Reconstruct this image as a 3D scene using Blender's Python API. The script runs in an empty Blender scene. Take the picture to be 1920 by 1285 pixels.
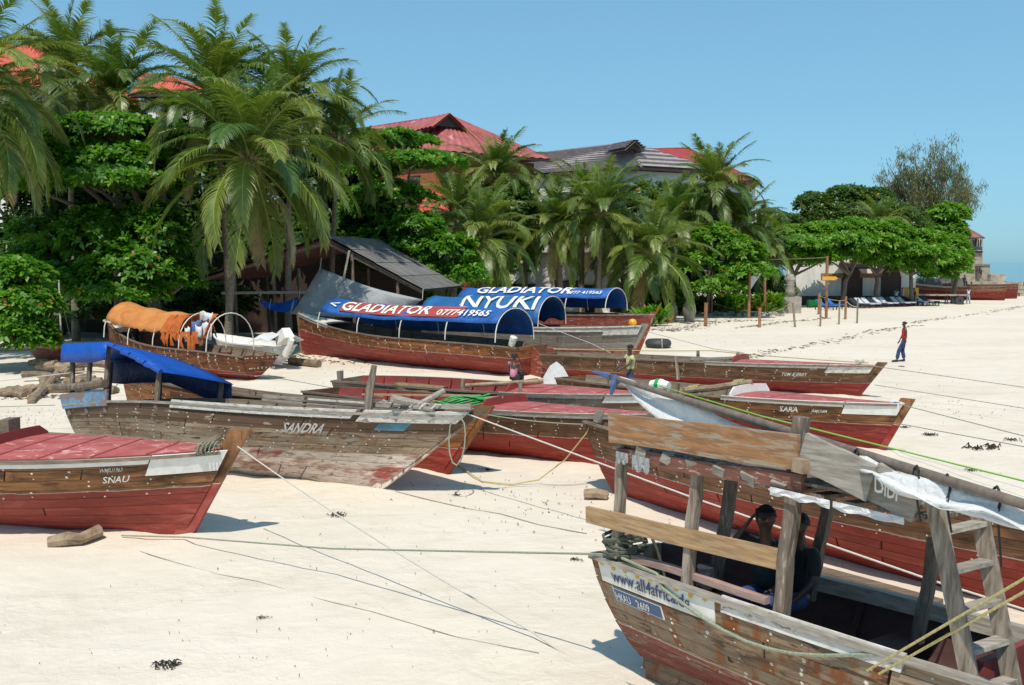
import bpy, bmesh, math, random
import numpy as np
from mathutils import Vector, Matrix, Euler, noise
R = math.radians
random.seed(7); rng = np.random.default_rng(7)
scn = bpy.context.scene
COL = scn.collection
# ------------------------------------------------------------------ camera
FPX, HCAM = 1800.0, 4.3
PITCH = math.atan(150.5/FPX)
cam = bpy.data.cameras.new('camera'); camo = bpy.data.objects.new('camera', cam); COL.objects.link(camo)
camo.location = (0, 0, HCAM); camo.rotation_euler = (R(90)-PITCH, 0, 0)
cam.sensor_width = 36; cam.lens = 36*FPX/1920; cam.clip_start = .1; cam.clip_end = 9000
scn.camera = camo
# ------------------------------------------------------------------ sky and sun
SUN_EL, SUN_AZ = 60, 158        # azimuth the sun stands at: degrees clockwise from +Y (behind the camera, to the left = 180..270)
SUN_AZ = 189
wd = bpy.data.worlds.new('World'); scn.world = wd; wd.use_nodes = True
nt = wd.node_tree; bg = nt.nodes['Background']
sky = nt.nodes.new('ShaderNodeTexSky'); sky.sky_type = 'NISHITA'; sky.sun_disc = False
sky.sun_elevation = R(SUN_EL); sky.sun_rotation = R(SUN_AZ)
sky.air_density = .8; sky.dust_density = .8; sky.ozone_density = 4.0; sky.altitude = 0
gm = nt.nodes.new('ShaderNodeGamma'); gm.inputs[1].default_value = .45; tint = nt.nodes.new('ShaderNodeMix'); tint.data_type = 'RGBA'; tint.blend_type = 'MULTIPLY'; tint.inputs[0].default_value = 1
tint.inputs[7].default_value = (1.40, 2.36, 2.78, 1)      # humid coastal air: an even, pale azure all over
nt.links.new(sky.outputs[0], gm.inputs[0]); nt.links.new(gm.outputs[0], tint.inputs[6]); nt.links.new(tint.outputs[2], bg.inputs[0]); bg.inputs[1].default_value = .13
sl = bpy.data.lights.new('sun', 'SUN'); sl.energy = 4.35; sl.angle = R(.55); sl.color = (1, .925, .80)
so = bpy.data.objects.new('sun', sl); COL.objects.link(so)
sd = Vector((math.sin(R(SUN_AZ))*math.cos(R(SUN_EL)), math.cos(R(SUN_AZ))*math.cos(R(SUN_EL)), math.sin(R(SUN_EL))))
so.rotation_euler = sd.to_track_quat('Z', 'Y').to_euler(); so.location = sd*60
scn.view_settings.view_transform = 'Standard'; scn.view_settings.look = 'None'
scn.view_settings.exposure = 0; scn.view_settings.gamma = 1; scn.view_settings.use_curve_mapping = False
scn.render.engine = 'CYCLES'; scn.cycles.max_bounces = 6; scn.cycles.transparent_max_bounces = 6
# ------------------------------------------------------------------ pixel of the photograph -> point of the place
def W(u, v, Y=None, z=None):
    d = Vector(((u-960)/FPX, math.cos(PITCH)+math.sin(PITCH)*(642.5-v)/FPX, -math.sin(PITCH)+math.cos(PITCH)*(642.5-v)/FPX))
    s = Y/d.y if Y is not None else (z-HCAM)/d.z
    return Vector((0, 0, HCAM))+d*s
def G(u, v, z=0.0): return W(u, v, z=z)
# ------------------------------------------------------------------ objects
MW = {}
def mw(o): return MW.get(o.name, Matrix())
def tag(o, label=None, cat=None, group=None, kind=None):
    if label: o['label'] = label
    if cat: o['category'] = cat
    if group: o['group'] = group
    if kind: o['kind'] = kind
    return o
def thing(name, label, cat, loc=(0, 0, 0), rot=(0, 0, 0), group=None):
    o = bpy.data.objects.new(name, None); COL.objects.link(o)
    o.empty_display_size = .2; o.location = loc; o.rotation_euler = rot
    MW[o.name] = Matrix.Translation(Vector(loc)) @ Euler(rot, 'XYZ').to_matrix().to_4x4()
    return tag(o, label, cat, group)
def link(name, me, parent=None, m=None, kind=None):
    o = bpy.data.objects.new(name, me); COL.objects.link(o)
    if m is not None and len(me.materials) == 0: me.materials.append(m)
    if parent is not None:
        o.parent = parent; MW[o.name] = mw(parent)
    if kind: o['kind'] = kind
    return o
class MB:
    def __init__(s): s.v = []; s.f = []; s.uv = None; s.at = {}; s.mi = []; s.sm = False
    def add(s, vs, fs, mi=0):
        n = len(s.v); s.v += [tuple(p) for p in vs]; s.f += [tuple(i+n for i in f) for f in fs]; s.mi += [mi]*len(fs); return s
    def box(s, c, sz, rot=None, mi=0, taper=1.0):
        x, y, z = sz[0]/2, sz[1]/2, sz[2]/2; c = Vector(c)
        vs = [Vector((i*x*(taper if k > 0 else 1), j*y*(taper if k > 0 else 1), k*z)) for k in (-1, 1) for i, j in ((-1, -1), (1, -1), (1, 1), (-1, 1))]
        if rot is not None:
            M = rot if isinstance(rot, Matrix) else Euler(rot, 'XYZ').to_matrix()
            vs = [M @ p for p in vs]
        return s.add([p+c for p in vs], [(3, 2, 1, 0), (4, 5, 6, 7), (0, 1, 5, 4), (1, 2, 6, 5), (2, 3, 7, 6), (3, 0, 4, 7)], mi)
    def beam(s, a, b, w, h, up=(0, 0, 1), mi=0, w2=None, h2=None):
        """a squared timber from a to b, w across, h along up"""
        a = Vector(a); b = Vector(b); t = (b-a).normalized(); sd_ = t.cross(Vector(up)).normalized(); u = sd_.cross(t)
        w2 = w if w2 is None else w2; h2 = h if h2 is None else h2
        vs = [a+sd_*(i*w/2)+u*(j*h/2) for i, j in ((-1, -1), (1, -1), (1, 1), (-1, 1))]+[b+sd_*(i*w2/2)+u*(j*h2/2) for i, j in ((-1, -1), (1, -1), (1, 1), (-1, 1))]
        return s.add(vs, [(3, 2, 1, 0), (4, 5, 6, 7), (0, 1, 5, 4), (1, 2, 6, 5), (2, 3, 7, 6), (3, 0, 4, 7)], mi)
    def tube(s, path, r, n=6, mi=0, cap=True):
        P = [Vector(p) for p in path]; rs = r if isinstance(r, (list, tuple)) else [r]*len(P)
        vs = []; fs = []; ref = Vector((.13, .21, .97))
        for i, p in enumerate(P):
            t = (P[min(i+1, len(P)-1)]-P[max(i-1, 0)]).normalized()
            a = t.cross(ref)
            if a.length < .05: a = t.cross(Vector((1, 0, 0)))
            a.normalize(); b = t.cross(a)
            for k in range(n):
                th = 2*math.pi*k/n; vs.append(p+(a*math.cos(th)+b*math.sin(th))*rs[i])
        for i in range(len(P)-1):
            for k in range(n):
                fs.append((i*n+k, i*n+(k+1) % n, (i+1)*n+(k+1) % n, (i+1)*n+k))
        if cap: fs += [tuple(range(n))[::-1], tuple(range((len(P)-1)*n, len(P)*n))]
        return s.add(vs, fs, mi)
    def grid(s, P, mi=0, close=False):
        """P[i][j] rows of points"""
        nu = len(P); nv = len(P[0]); vs = [p for r in P for p in r]
        fs = [(i*nv+j, i*nv+j+1, (i+1)*nv+j+1, (i+1)*nv+j) for i in range(nu-1) for j in range(nv-1)]
        return s.add(vs, fs, mi)
    def sheet(s, P, th, mi=0):
        """a sheet of thickness th following the rows of points P"""
        nu = len(P); nv = len(P[0]); A = [[Vector(p) for p in r] for r in P]; B = []
        for i in range(nu):
            r = []
            for j in range(nv):
                du = A[min(i+1, nu-1)][j]-A[max(i-1, 0)][j]; dv = A[i][min(j+1, nv-1)]-A[i][max(j-1, 0)]
                n = du.cross(dv); n = n.normalized() if n.length > 1e-9 else Vector((0, 0, 1))
                r.append(A[i][j]-n*th)
            B.append(r)
        vs = [p for r in A for p in r]+[p for r in B for p in r]; o = nu*nv
        fs = []
        for i in range(nu-1):
            for j in range(nv-1):
                a, b, c, d = i*nv+j, i*nv+j+1, (i+1)*nv+j+1, (i+1)*nv+j
                fs += [(d, c, b, a)[::-1], (o+d, o+c, o+b, o+a)]
        rim = [(i*nv, (i+1)*nv) for i in range(nu-1)]+[((nu-1)*nv+j, (nu-1)*nv+j+1) for j in range(nv-1)]+[((i+1)*nv+nv-1, i*nv+nv-1) for i in range(nu-2, -1, -1)]+[(j+1, j) for j in range(nv-2, -1, -1)]
        fs += [(a, b, o+b, o+a) for a, b in rim]
        return s.add(vs, fs, mi)
    def lathe(s, prof, c=(0, 0, 0), n=12, mi=0):
        c = Vector(c); P = [[c+Vector((r*math.cos(2*math.pi*k/n), r*math.sin(2*math.pi*k/n), z)) for k in range(n+1)] for r, z in prof]
        return s.grid(P, mi)
    def jitter(s, a):
        s.v = [(x+random.uniform(-a, a), y+random.uniform(-a, a), z+random.uniform(-a, a)) for x, y, z in s.v]; return s
    def mesh(s, name, mats, parent=None, world=False, smooth=False):
        V = s.v
        if world and parent is not None:
            Mi = mw(parent).inverted(); V = [tuple(Mi @ Vector(p)) for p in V]
        me = bpy.data.meshes.new(name); me.from_pydata(V, [], s.f)
        for m in (mats if isinstance(mats, (list, tuple)) else [mats]): me.materials.append(m)
        if any(s.mi): me.polygons.foreach_set('material_index', s.mi)
        if s.uv is not None:
            l = me.uv_layers.new(name='UVMap'); idx = np.empty(len(me.loops), dtype=np.int32); me.loops.foreach_get('vertex_index', idx)
            l.data.foreach_set('uv', np.asarray(s.uv, dtype=np.float32)[idx].ravel())
        for k, a in s.at.items():
            t = me.attributes.new(k, 'FLOAT', 'POINT'); t.data.foreach_set('value', np.asarray(a, dtype=np.float32))
        if smooth: me.polygons.foreach_set('use_smooth', [True]*len(me.polygons))
        return me
    def build(s, name, mats, parent=None, world=False, smooth=False, kind=None):
        return link(name, s.mesh(name, mats, parent, world, smooth), parent, None, kind)
def npmesh(name, V, F, m, at=None, smooth=False):
    """V (n,3) and quads or triangles F (m,k) as arrays"""
    me = bpy.data.meshes.new(name); V = np.asarray(V, dtype=np.float32); F = np.asarray(F, dtype=np.int32)
    k = F.shape[1]; me.vertices.add(len(V)); me.vertices.foreach_set('co', V.ravel())
    me.loops.add(F.size); me.loops.foreach_set('vertex_index', F.ravel())
    me.polygons.add(len(F)); me.polygons.foreach_set('loop_start', np.arange(0, F.size, k, dtype=np.int32))
    if smooth: me.polygons.foreach_set('use_smooth', np.ones(len(F), dtype=bool))
    me.materials.append(m); me.update(calc_edges=True)
    for kk, a in (at or {}).items():
        t = me.attributes.new(kk, 'FLOAT', 'POINT'); t.data.foreach_set('value', np.asarray(a, dtype=np.float32))
    return me
def catenary(a, b, sag, n=14):
    a = Vector(a); b = Vector(b)
    return [a.lerp(b, i/n)-Vector((0, 0, sag*4*(i/n)*(1-i/n))) for i in range(n+1)]
# ================================================================== materials
def newmat(name):
    m = bpy.data.materials.new(name); m.use_nodes = True; t = m.node_tree
    return m, t, t.nodes['Principled BSDF'], t.nodes, (lambda a, b: t.links.new(a, b))
def rgb(c): return (c[0], c[1], c[2], 1)
def tex_coord(N, L, coord, scale, stretch):
    if coord == 'UV':
        c = N.new('ShaderNodeUVMap').outputs[0]
    else:
        c = N.new('ShaderNodeTexCoord').outputs[coord]
    mp = N.new('ShaderNodeMapping'); mp.inputs['Scale'].default_value = tuple(scale*k for k in stretch); L(c, mp.inputs[0])
    return mp.outputs[0]
def noise_n(N, L, vec, scale=1, detail=6, rough=.6, dist=0):
    n = N.new('ShaderNodeTexNoise'); n.inputs['Scale'].default_value = scale; n.inputs['Detail'].default_value = detail
    n.inputs['Roughness'].default_value = rough; n.inputs['Distortion'].default_value = dist; L(vec, n.inputs['Vector']); return n.outputs['Fac']
def ramp(N, L, fac, stops):
    r = N.new('ShaderNodeValToRGB'); e = r.color_ramp.elements
    e[0].position, e[0].color = stops[0][0], rgb(stops[0][1]); e[1].position, e[1].color = stops[-1][0], rgb(stops[-1][1])
    for p, c in stops[1:-1]:
        x = e.new(p); x.color = rgb(c)
    L(fac, r.inputs[0]); return r.outputs[0]
def mixc(N, L, fac, a, b, mode='MIX'):
    x = N.new('ShaderNodeMix'); x.data_type = 'RGBA'; x.blend_type = mode
    for s, val in ((x.inputs[0], fac), (x.inputs[6], a), (x.inputs[7], b)):
        if isinstance(val, (int, float)): s.default_value = val
        elif isinstance(val, tuple): s.default_value = rgb(val)
        else: L(val, s)
    return x.outputs[2]
def mth(N, L, op, a, b=None, clamp=False):
    x = N.new('ShaderNodeMath'); x.operation = op; x.use_clamp = clamp
    for s, val in ((x.inputs[0], a), (x.inputs[1], b)):
        if val is None: continue
        if isinstance(val, (int, float)): s.default_value = val
        else: L(val, s)
    return x.outputs[0]
def bump(N, L, P, h, strength=.3, dist=.02):
    b = N.new('ShaderNodeBump'); b.inputs['Strength'].default_value = strength; b.inputs['Distance'].default_value = dist
    L(h, b.inputs['Height']); L(b.outputs[0], P.inputs['Normal'])
def objrand(N): return N.new('ShaderNodeObjectInfo').outputs['Random']
def pm(name, c1, c2=None, scale=4, stretch=(1, 1, 1), rough=.75, bmp=.25, bd=.01, coord='Object', rnd=.25, spots=None, detail=6):
    """a plain weathered surface: two tones of noise, small relief, each object a little lighter or darker"""
    m, t, P, N, L = newmat(name); c2 = c2 or tuple(x*.65 for x in c1)
    vec = tex_coord(N, L, coord, scale, stretch); f = noise_n(N, L, vec, 1, detail, .62, .4)
    col = ramp(N, L, f, [(.33, c2), (.66, c1)])
    if spots:
        g = noise_n(N, L, tex_coord(N, L, coord, spots[1], stretch), 1, 5, .7, .6)
        col = mixc(N, L, ramp(N, L, g, [(spots[2], (0, 0, 0)), (spots[2]+.06, (1, 1, 1))]), col, spots[0])
    if rnd:
        k = mth(N, L, 'MULTIPLY_ADD', objrand(N), rnd); N[-1].inputs[2].default_value = 1-rnd/2
        col = mixc(N, L, 1.0, col, k, 'MULTIPLY')
    L(col, P.inputs['Base Color']); P.inputs['Roughness'].default_value = rough
    if bmp: bump(N, L, P, f, bmp, bd)
    return m
def hull_mat(name, wood, wood2, paint=None, line=.5, wear=.5, stain=None, grey=(.30, .27, .225), rust=.5, paint2=None, upper=None):
    """planked side: wood above, paint below the girth fraction 'line'; worn through to grey wood where the noise says so"""
    m, t, P, N, L = newmat(name)
    uvn = N.new('ShaderNodeUVMap'); uv = uvn.outputs[0]
    off = N.new('ShaderNodeVectorMath'); off.operation = 'ADD'; L(uv, off.inputs[0])
    cmb = N.new('ShaderNodeCombineXYZ'); r = objrand(N); L(mth(N, L, 'MULTIPLY', r, 37.0), cmb.inputs[0]); L(mth(N, L, 'MULTIPLY', r, 11.0), cmb.inputs[2]); L(cmb.outputs[0], off.inputs[1])
    def tx(sx, sy, det=6, rg=.6, dist=.5, src=None):
        mp = N.new('ShaderNodeMapping'); mp.inputs['Scale'].default_value = (sx, sy, 1); L(src or off.outputs[0], mp.inputs[0]); return noise_n(N, L, mp.outputs[0], 1, det, rg, dist)
    grain = tx(1.1, 26, 7, .65, 1.2); blot = tx(1.6, 4.0, 5, .6, .8); big = tx(.55, 1.1, 4, .6, .3, uv); fine = tx(14, 60, 4, .7, .2)
    col = ramp(N, L, grain, [(.30, wood2), (.52, wood), (.75, tuple(min(1, x*1.45) for x in wood))])
    col = mixc(N, L, ramp(N, L, blot, [(.42, (0, 0, 0)), (.68, (1, 1, 1))]), col, tuple(x*.55 for x in wood2))
    # bare, sun-greyed wood
    gcol = ramp(N, L, grain, [(.3, tuple(x*.55 for x in grey)), (.7, grey)])
    gm = mth(N, L, 'ADD', mth(N, L, 'MULTIPLY', blot, .5), mth(N, L, 'MULTIPLY', big, .5))
    lo = .64-.34*wear
    col = mixc(N, L, ramp(N, L, gm, [(lo, (0, 0, 0)), (lo+.13, (1, 1, 1))]), col, gcol)
    if rust:
        rs = tx(5.0, 1.1, 5, .6, .4); rm = ramp(N, L, rs, [(.62-.07*rust, (0, 0, 0)), (.72-.07*rust, (1, 1, 1))])
        col = mixc(N, L, mth(N, L, 'MULTIPLY', rm, min(1, .55*rust+.2)), col, (.22, .075, .02))
    if stain:
        col = mixc(N, L, ramp(N, L, tx(2.2, 7, 6, .7, 1), [(.55, (0, 0, 0)), (.62, (1, 1, 1))]), col, stain)
    gv = N.new('ShaderNodeAttribute'); gv.attribute_name = 'gv'
    if upper is not None:
        ucol, uline, uw = upper
        e = mth(N, L, 'SUBTRACT', gv.outputs['Fac'], uline); um = mth(N, L, 'MULTIPLY', mth(N, L, 'GREATER_THAN', e, 0), ramp(N, L, blot, [(uw, (1, 1, 1)), (uw+.05, (0, 0, 0))]))
        col = mixc(N, L, um, col, ucol)
    if paint is not None:
        wob = mth(N, L, 'MULTIPLY', mth(N, L, 'SUBTRACT', blot, .5), .05)
        pmk = mth(N, L, 'LESS_THAN', mth(N, L, 'ADD', gv.outputs['Fac'], wob), line)
        pc = ramp(N, L, tx(.9, 3.0, 6, .65, .6), [(.3, tuple(x*.72 for x in paint)), (.7, paint)])
        pc = mixc(N, L, mth(N, L, 'MULTIPLY', ramp(N, L, tx(1.3, 3.5, 7, .72, 1.0), [(.50, (0, 0, 0)), (.66, (1, 1, 1))]), .5), pc, tuple(min(1, x*1.25+.07) for x in paint))
        pc = mixc(N, L, mth(N, L, 'MULTIPLY', ramp(N, L, tx(2.4, .8, 6, .7, .5), [(.58, (0, 0, 0)), (.68, (1, 1, 1))]), .45), pc, tuple(x*.42 for x in paint))
        if paint2: pc = mixc(N, L, ramp(N, L, big, [(.52, (0, 0, 0)), (.6, (1, 1, 1))]), pc, paint2)
        chip = ramp(N, L, tx(3.2, 12, 6, .72, .8), [(.60-.13*wear, (1, 1, 1)), (.66-.11*wear, (0, 0, 0))])
        pmk = mth(N, L, 'MULTIPLY', pmk, mth(N, L, 'MAXIMUM', chip, .0) if wear > .3 else 1.0)
        col = mixc(N, L, pmk, col, pc)
        edge = mth(N, L, 'LESS_THAN', mth(N, L, 'ABSOLUTE', mth(N, L, 'SUBTRACT', mth(N, L, 'ADD', gv.outputs['Fac'], wob), line)), .006)
        col = mixc(N, L, mth(N, L, 'MULTIPLY', edge, .55), col, (.6, .52, .45))
    k = mth(N, L, 'MULTIPLY_ADD', r, .38); N[-1].inputs[2].default_value = .80
    col = mixc(N, L, 1.0, col, k, 'MULTIPLY')
    L(col, P.inputs['Base Color']); P.inputs['Roughness'].default_value = .62; P.inputs['Specular IOR Level'].default_value = .35
    bump(N, L, P, mth(N, L, 'ADD', grain, mth(N, L, 'MULTIPLY', fine, .4)), .45, .012)
    return m
def leaf_mat(name, c1, c2, c3, tr=.28, rough=.42):
    m, t, P, N, L = newmat(name)
    a = N.new('ShaderNodeAttribute'); a.attribute_name = 'rnd'
    col = ramp(N, L, a.outputs['Fac'], [(0, c2), (.5, c1), (.9, c3), (.925, c3), (.935, (.34, .20, .03)), (1, (.30, .09, .03))])
    L(col, P.inputs['Base Color']); P.inputs['Roughness'].default_value = rough; P.inputs['Specular IOR Level'].default_value = .45
    tl = N.new('ShaderNodeBsdfTranslucent'); L(mixc(N, L, 1.0, col, (1.5, 1.7, .6), 'MULTIPLY'), tl.inputs[0])
    mx = N.new('ShaderNodeMixShader'); mx.inputs[0].default_value = tr; L(P.outputs[0], mx.inputs[1]); L(tl.outputs[0], mx.inputs[2])
    L(mx.outputs[0], N['Material Output'].inputs[0]); return m
def frond_mat(name, c1, c2, dry, tr=.3):
    """leaflets: attribute rnd 0..1 along the leaflet, object random picks greener or yellower"""
    m, t, P, N, L = newmat(name)
    a = N.new('ShaderNodeAttribute'); a.attribute_name = 'rnd'; o = objrand(N)
    col = mixc(N, L, o, c1, c2); tip = ramp(N, L, a.outputs['Fac'], [(.45, (0, 0, 0)), (1, (1, 1, 1))])
    col = mixc(N, L, mth(N, L, 'MULTIPLY', tip, mth(N, L, 'MULTIPLY', o, .8)), col, dry)
    nz = noise_n(N, L, tex_coord(N, L, 'Object', 3, (1, 1, 1)), 1, 3)
    k = mth(N, L, 'MULTIPLY_ADD', nz, .9); N[-1].inputs[2].default_value = .55
    col = mixc(N, L, 1.0, col, k, 'MULTIPLY')
    L(col, P.inputs['Base Color']); P.inputs['Roughness'].default_value = .38; P.inputs['Specular IOR Level'].default_value = .55
    tl = N.new('ShaderNodeBsdfTranslucent'); L(mixc(N, L, 1.0, col, (1.5, 1.6, .5), 'MULTIPLY'), tl.inputs[0])
    mx = N.new('ShaderNodeMixShader'); mx.inputs[0].default_value = tr; L(P.outputs[0], mx.inputs[1]); L(tl.outputs[0], mx.inputs[2])
    L(mx.outputs[0], N['Material Output'].inputs[0]); return m
def cloth_mat(name, c1, c2, scale=3, rough=.8, tr=.12, bmp=.5):
    m, t, P, N, L = newmat(name)
    f = noise_n(N, L, tex_coord(N, L, 'Object', scale, (1, 1, 1)), 1, 6, .6, .8)
    col = ramp(N, L, f, [(.3, c2), (.62, c1)]); L(col, P.inputs['Base Color']); P.inputs['Roughness'].default_value = rough
    bump(N, L, P, noise_n(N, L, tex_coord(N, L, 'Object', scale*2.2, (1, 1, 1)), 1, 4, .55, 1.5), bmp, .04)
    tl = N.new('ShaderNodeBsdfTranslucent'); L(col, tl.inputs[0])
    mx = N.new('ShaderNodeMixShader'); mx.inputs[0].default_value = tr; L(P.outputs[0], mx.inputs[1]); L(tl.outputs[0], mx.inputs[2])
    L(mx.outputs[0], N['Material Output'].inputs[0]); return m
def sand_mat():
    m, t, P, N, L = newmat('sand')
    tc = N.new('ShaderNodeTexCoord').outputs['Object']
    def nz(s, st=(1, 1, 1), d=6, r=.6, di=.4):
        mp = N.new('ShaderNodeMapping'); mp.inputs['Scale'].default_value = tuple(s*k for k in st); L(tc, mp.inputs[0]); return noise_n(N, L, mp.outputs[0], 1, d, r, di)
    big = nz(.12, (1, 1.6, 1), 5); mid = nz(1.3, (1, 1.3, 1), 6); fine = nz(16, (1, 1, 1), 5, .7); streak = nz(.35, (.5, 2.4, 1), 6, .65, .8); grit = nz(55, (1, 1, 1), 3, .7)
    col = ramp(N, L, mid, [(.3, (.605, .525, .43)), (.62, (.675, .595, .50))])
    col = mixc(N, L, ramp(N, L, big, [(.4, (0, 0, 0)), (.65, (.8, .8, .8))]), col, (.705, .63, .54))
    col = mixc(N, L, mth(N, L, 'MULTIPLY', ramp(N, L, streak, [(.56, (0, 0, 0)), (.7, (1, 1, 1))]), .35), col, (.48, .40, .315))
    col = mixc(N, L, mth(N, L, 'MULTIPLY', ramp(N, L, grit, [(.66, (0, 0, 0)), (.76, (1, 1, 1))]), .4), col, (.30, .25, .19))
    L(col, P.inputs['Base Color']); P.inputs['Roughness'].default_value = .95; P.inputs['Specular IOR Level'].default_value = .1
    vo = N.new('ShaderNodeTexVoronoi'); vo.inputs['Scale'].default_value = 2.3; vo.feature = 'SMOOTH_F1'; L(tc, vo.inputs['Vector'])
    h = mth(N, L, 'ADD', mth(N, L, 'MULTIPLY', mid, .9), mth(N, L, 'ADD', mth(N, L, 'MULTIPLY', fine, .18), mth(N, L, 'MULTIPLY', ramp(N, L, mth(N, L, 'MULTIPLY', vo.outputs['Distance'], mth(N, L, 'ADD', big, .4)), [(.05, (0, 0, 0)), (.3, (1, 1, 1))]), .25)))
    tr_ = nz(4.2, (1, 1, 1), 4, .6, .3); msk = ramp(N, L, nz(.22, (1, 1.4, 1), 4), [(.42, (0, 0, 0)), (.58, (1, 1, 1))])
    h = mth(N, L, 'ADD', h, mth(N, L, 'MULTIPLY', mth(N, L, 'MULTIPLY', ramp(N, L, tr_, [(.28, (0, 0, 0)), (.66, (1, 1, 1))]), msk), .45))
    bump(N, L, P, h, .65, .06); return m
M = {}
M['sand'] = sand_mat()
RED = (.31, .042, .026); DECK = (.42, .11, .098)
BW, BW2 = (.20, .088, .036), (.075, .030, .014)
M['white_paint'] = pm('white_paint', (.84, .83, .80), (.68, .66, .62), 5, (1, 1, 1), .6, .15, rnd=.1, spots=((.34, .28, .22), 7, .66))
M['white_worn'] = pm('white_worn', (.72, .70, .66), (.46, .42, .37), 6, (1, 3, 3), .75, .3, rnd=.15, spots=((.30, .23, .17), 5, .57))
M['deck_red'] = pm('deck_red', DECK, (.30, .055, .05), 2.2, (1, 1.6, 1), .7, .3, rnd=.12, spots=((.55, .27, .25), 3.2, .57))
M['red_paint'] = pm('red_paint', (.30, .036, .026), (.2, .025, .02), 3, (1, 1, 1), .55, .2, rnd=.15)
M['red_faded'] = pm('red_faded', (.30, .06, .035), (.16, .035, .022), 5, (1, 2, 3), .7, .3, rnd=.2, spots=((.5, .44, .38), 5, .58))
M['inner_wood'] = pm('inner_wood', (.24, .185, .135), (.105, .075, .052), 3, (.6, 4, 8), .8, .4, rnd=.3)
M['inner_red'] = pm('inner_red', (.26, .04, .032), (.15, .03, .025), 3, (1, 2, 2), .7, .2, rnd=.2)
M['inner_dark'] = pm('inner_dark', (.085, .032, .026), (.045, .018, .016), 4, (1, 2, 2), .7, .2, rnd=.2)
M['grey_wood'] = pm('grey_wood', (.33, .28, .225), (.12, .09, .067), 3, (9, 9, 1.1), .85, .6, rnd=.35)
M['grey_wood_x'] = pm('grey_wood_x', (.37, .335, .29), (.19, .165, .135), 3, (1.2, 9, 9), .85, .6, rnd=.35)
M['log'] = pm('log', (.33, .245, .165), (.14, .095, .06), 5, (1, 1, 1), .85, .6, bd=.02, rnd=.5)
M['post'] = pm('post', (.23, .175, .135), (.085, .06, .046), 4, (6, 6, 1), .85, .6, rnd=.3, spots=((.38, .34, .30), 4, .6))
M['tan_plank'] = pm('tan_plank', (.44, .285, .15), (.24, .135, .062), 2.5, (1.2, 12, 12), .8, .6, rnd=.15, spots=((.33, .26, .18), 3, .55))
M['orange_plank'] = pm('orange_plank', (.36, .175, .072), (.19, .095, .045), 3, (.9, 7, 7), .8, .7, rnd=.1, spots=((.30, .24, .175), 2.6, .52))
M['red_beam'] = pm('red_beam', (.22, .075, .05), (.12, .055, .038), 4, (1.5, 6, 6), .75, .5, rnd=.15, spots=((.40, .33, .27), 5, .57))
M['bamboo'] = pm('bamboo', (.34, .16, .065), (.19, .09, .04), 5, (1, 1, 3), .6, .3, rnd=.35)
M['bamboo_grey'] = pm('bamboo_grey', (.30, .225, .155), (.17, .125, .085), 5, (1, 1, 3), .7, .3, rnd=.3)
M['yard'] = pm('yard', (.21, .165, .13), (.11, .085, .07), 6, (1, 1, 1), .8, .6, rnd=.1)
M['blue_tarp'] = cloth_mat('blue_tarp', (.022, .13, .44), (.010, .065, .27), 1.1, .65, .10, 1.0)
M['blue_bright'] = cloth_mat('blue_bright', (.008, .11, .56), (.006, .08, .42), 2.4, .42, .22, .7)
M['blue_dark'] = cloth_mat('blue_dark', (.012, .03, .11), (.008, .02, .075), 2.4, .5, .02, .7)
M['nyuki_tarp'] = cloth_mat('nyuki_tarp', (.022, .145, .37), (.012, .095, .28), 1.3, .5, .12, .9)
M['orange_tarp'] = cloth_mat('orange_tarp', (.70, .30, .085), (.54, .19, .05), 1.8, .8, .25, .5)
M['orange_deep'] = cloth_mat('orange_deep', (.62, .165, .03), (.46, .1, .02), 2.6, .8, .25, 1.0)
M['grey_tarp'] = cloth_mat('grey_tarp', (.38, .385, .40), (.26, .27, .29), 1.6, .6, .12, .6)
M['sail'] = cloth_mat('sail', (.80, .795, .78), (.70, .70, .70), 4, .8, .18, .6)
M['white_cloth'] = cloth_mat('white_cloth', (.74, .74, .75), (.6, .6, .63), 4, .8, .15, .6)
M['dark_cloth'] = cloth_mat('dark_cloth', (.03, .032, .05), (.02, .02, .03), 4, .85, 0, .6)
M['blue_cloth'] = cloth_mat('blue_cloth', (.10, .16, .34), (.06, .1, .24), 4, .85, .1, .6)
M['pvc'] = pm('pvc', (.72, .68, .6), (.6, .55, .47), 5, rough=.5, bmp=0, rnd=.05)
M['metal_dark'] = pm('metal_dark', (.06, .06, .06), rough=.5, rnd=.1)
M['nail'] = pm('nail', (.66, .60, .52), (.45, .37, .28), 9, rough=.7, bmp=0, rnd=0)
M['letter_white'] = pm('letter_white', (.80, .79, .76), (.62, .59, .54), 9, rough=.7, bmp=0, rnd=0, spots=((.42, .36, .30), 6, .66))
M['letter_grey'] = pm('letter_grey', (.56, .55, .53), (.40, .37, .33), 12, rough=.7, bmp=0, rnd=0, spots=((.22, .17, .13), 9, .62))
M['letter_navy'] = pm('letter_navy', (.02, .045, .16), (.02, .035, .10), 9, rough=.6, bmp=0, rnd=0)
M['yellow'] = pm('yellow', (.75, .38, .03), (.6, .27, .02), 5, rough=.45, bmp=.1, rnd=.1)
M['flower'] = pm('flower', (.78, .48, .05), (.6, .33, .04), 12, rough=.6, bmp=0, rnd=.1)
M['plate_blue'] = pm('plate_blue', (.05, .11, .25), (.03, .08, .18), 8, rough=.5, bmp=0, rnd=0)
M['rope_white'] = pm('rope_white', (.62, .60, .54), (.46, .44, .38), 40, rough=.8, bmp=.4, rnd=.1)
M['rope_green'] = pm('rope_green', (.16, .22, .15), (.34, .34, .25), 45, rough=.8, bmp=.4, rnd=.1)
M['rope_dark'] = pm('rope_dark', (.13, .14, .10), (.04, .045, .035), 45, rough=.85, bmp=.4, rnd=.1)
M['rope_lime'] = pm('rope_lime', (.16, .46, .05), (.3, .5, .1), 30, rough=.7, bmp=.3, rnd=.1)
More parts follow.
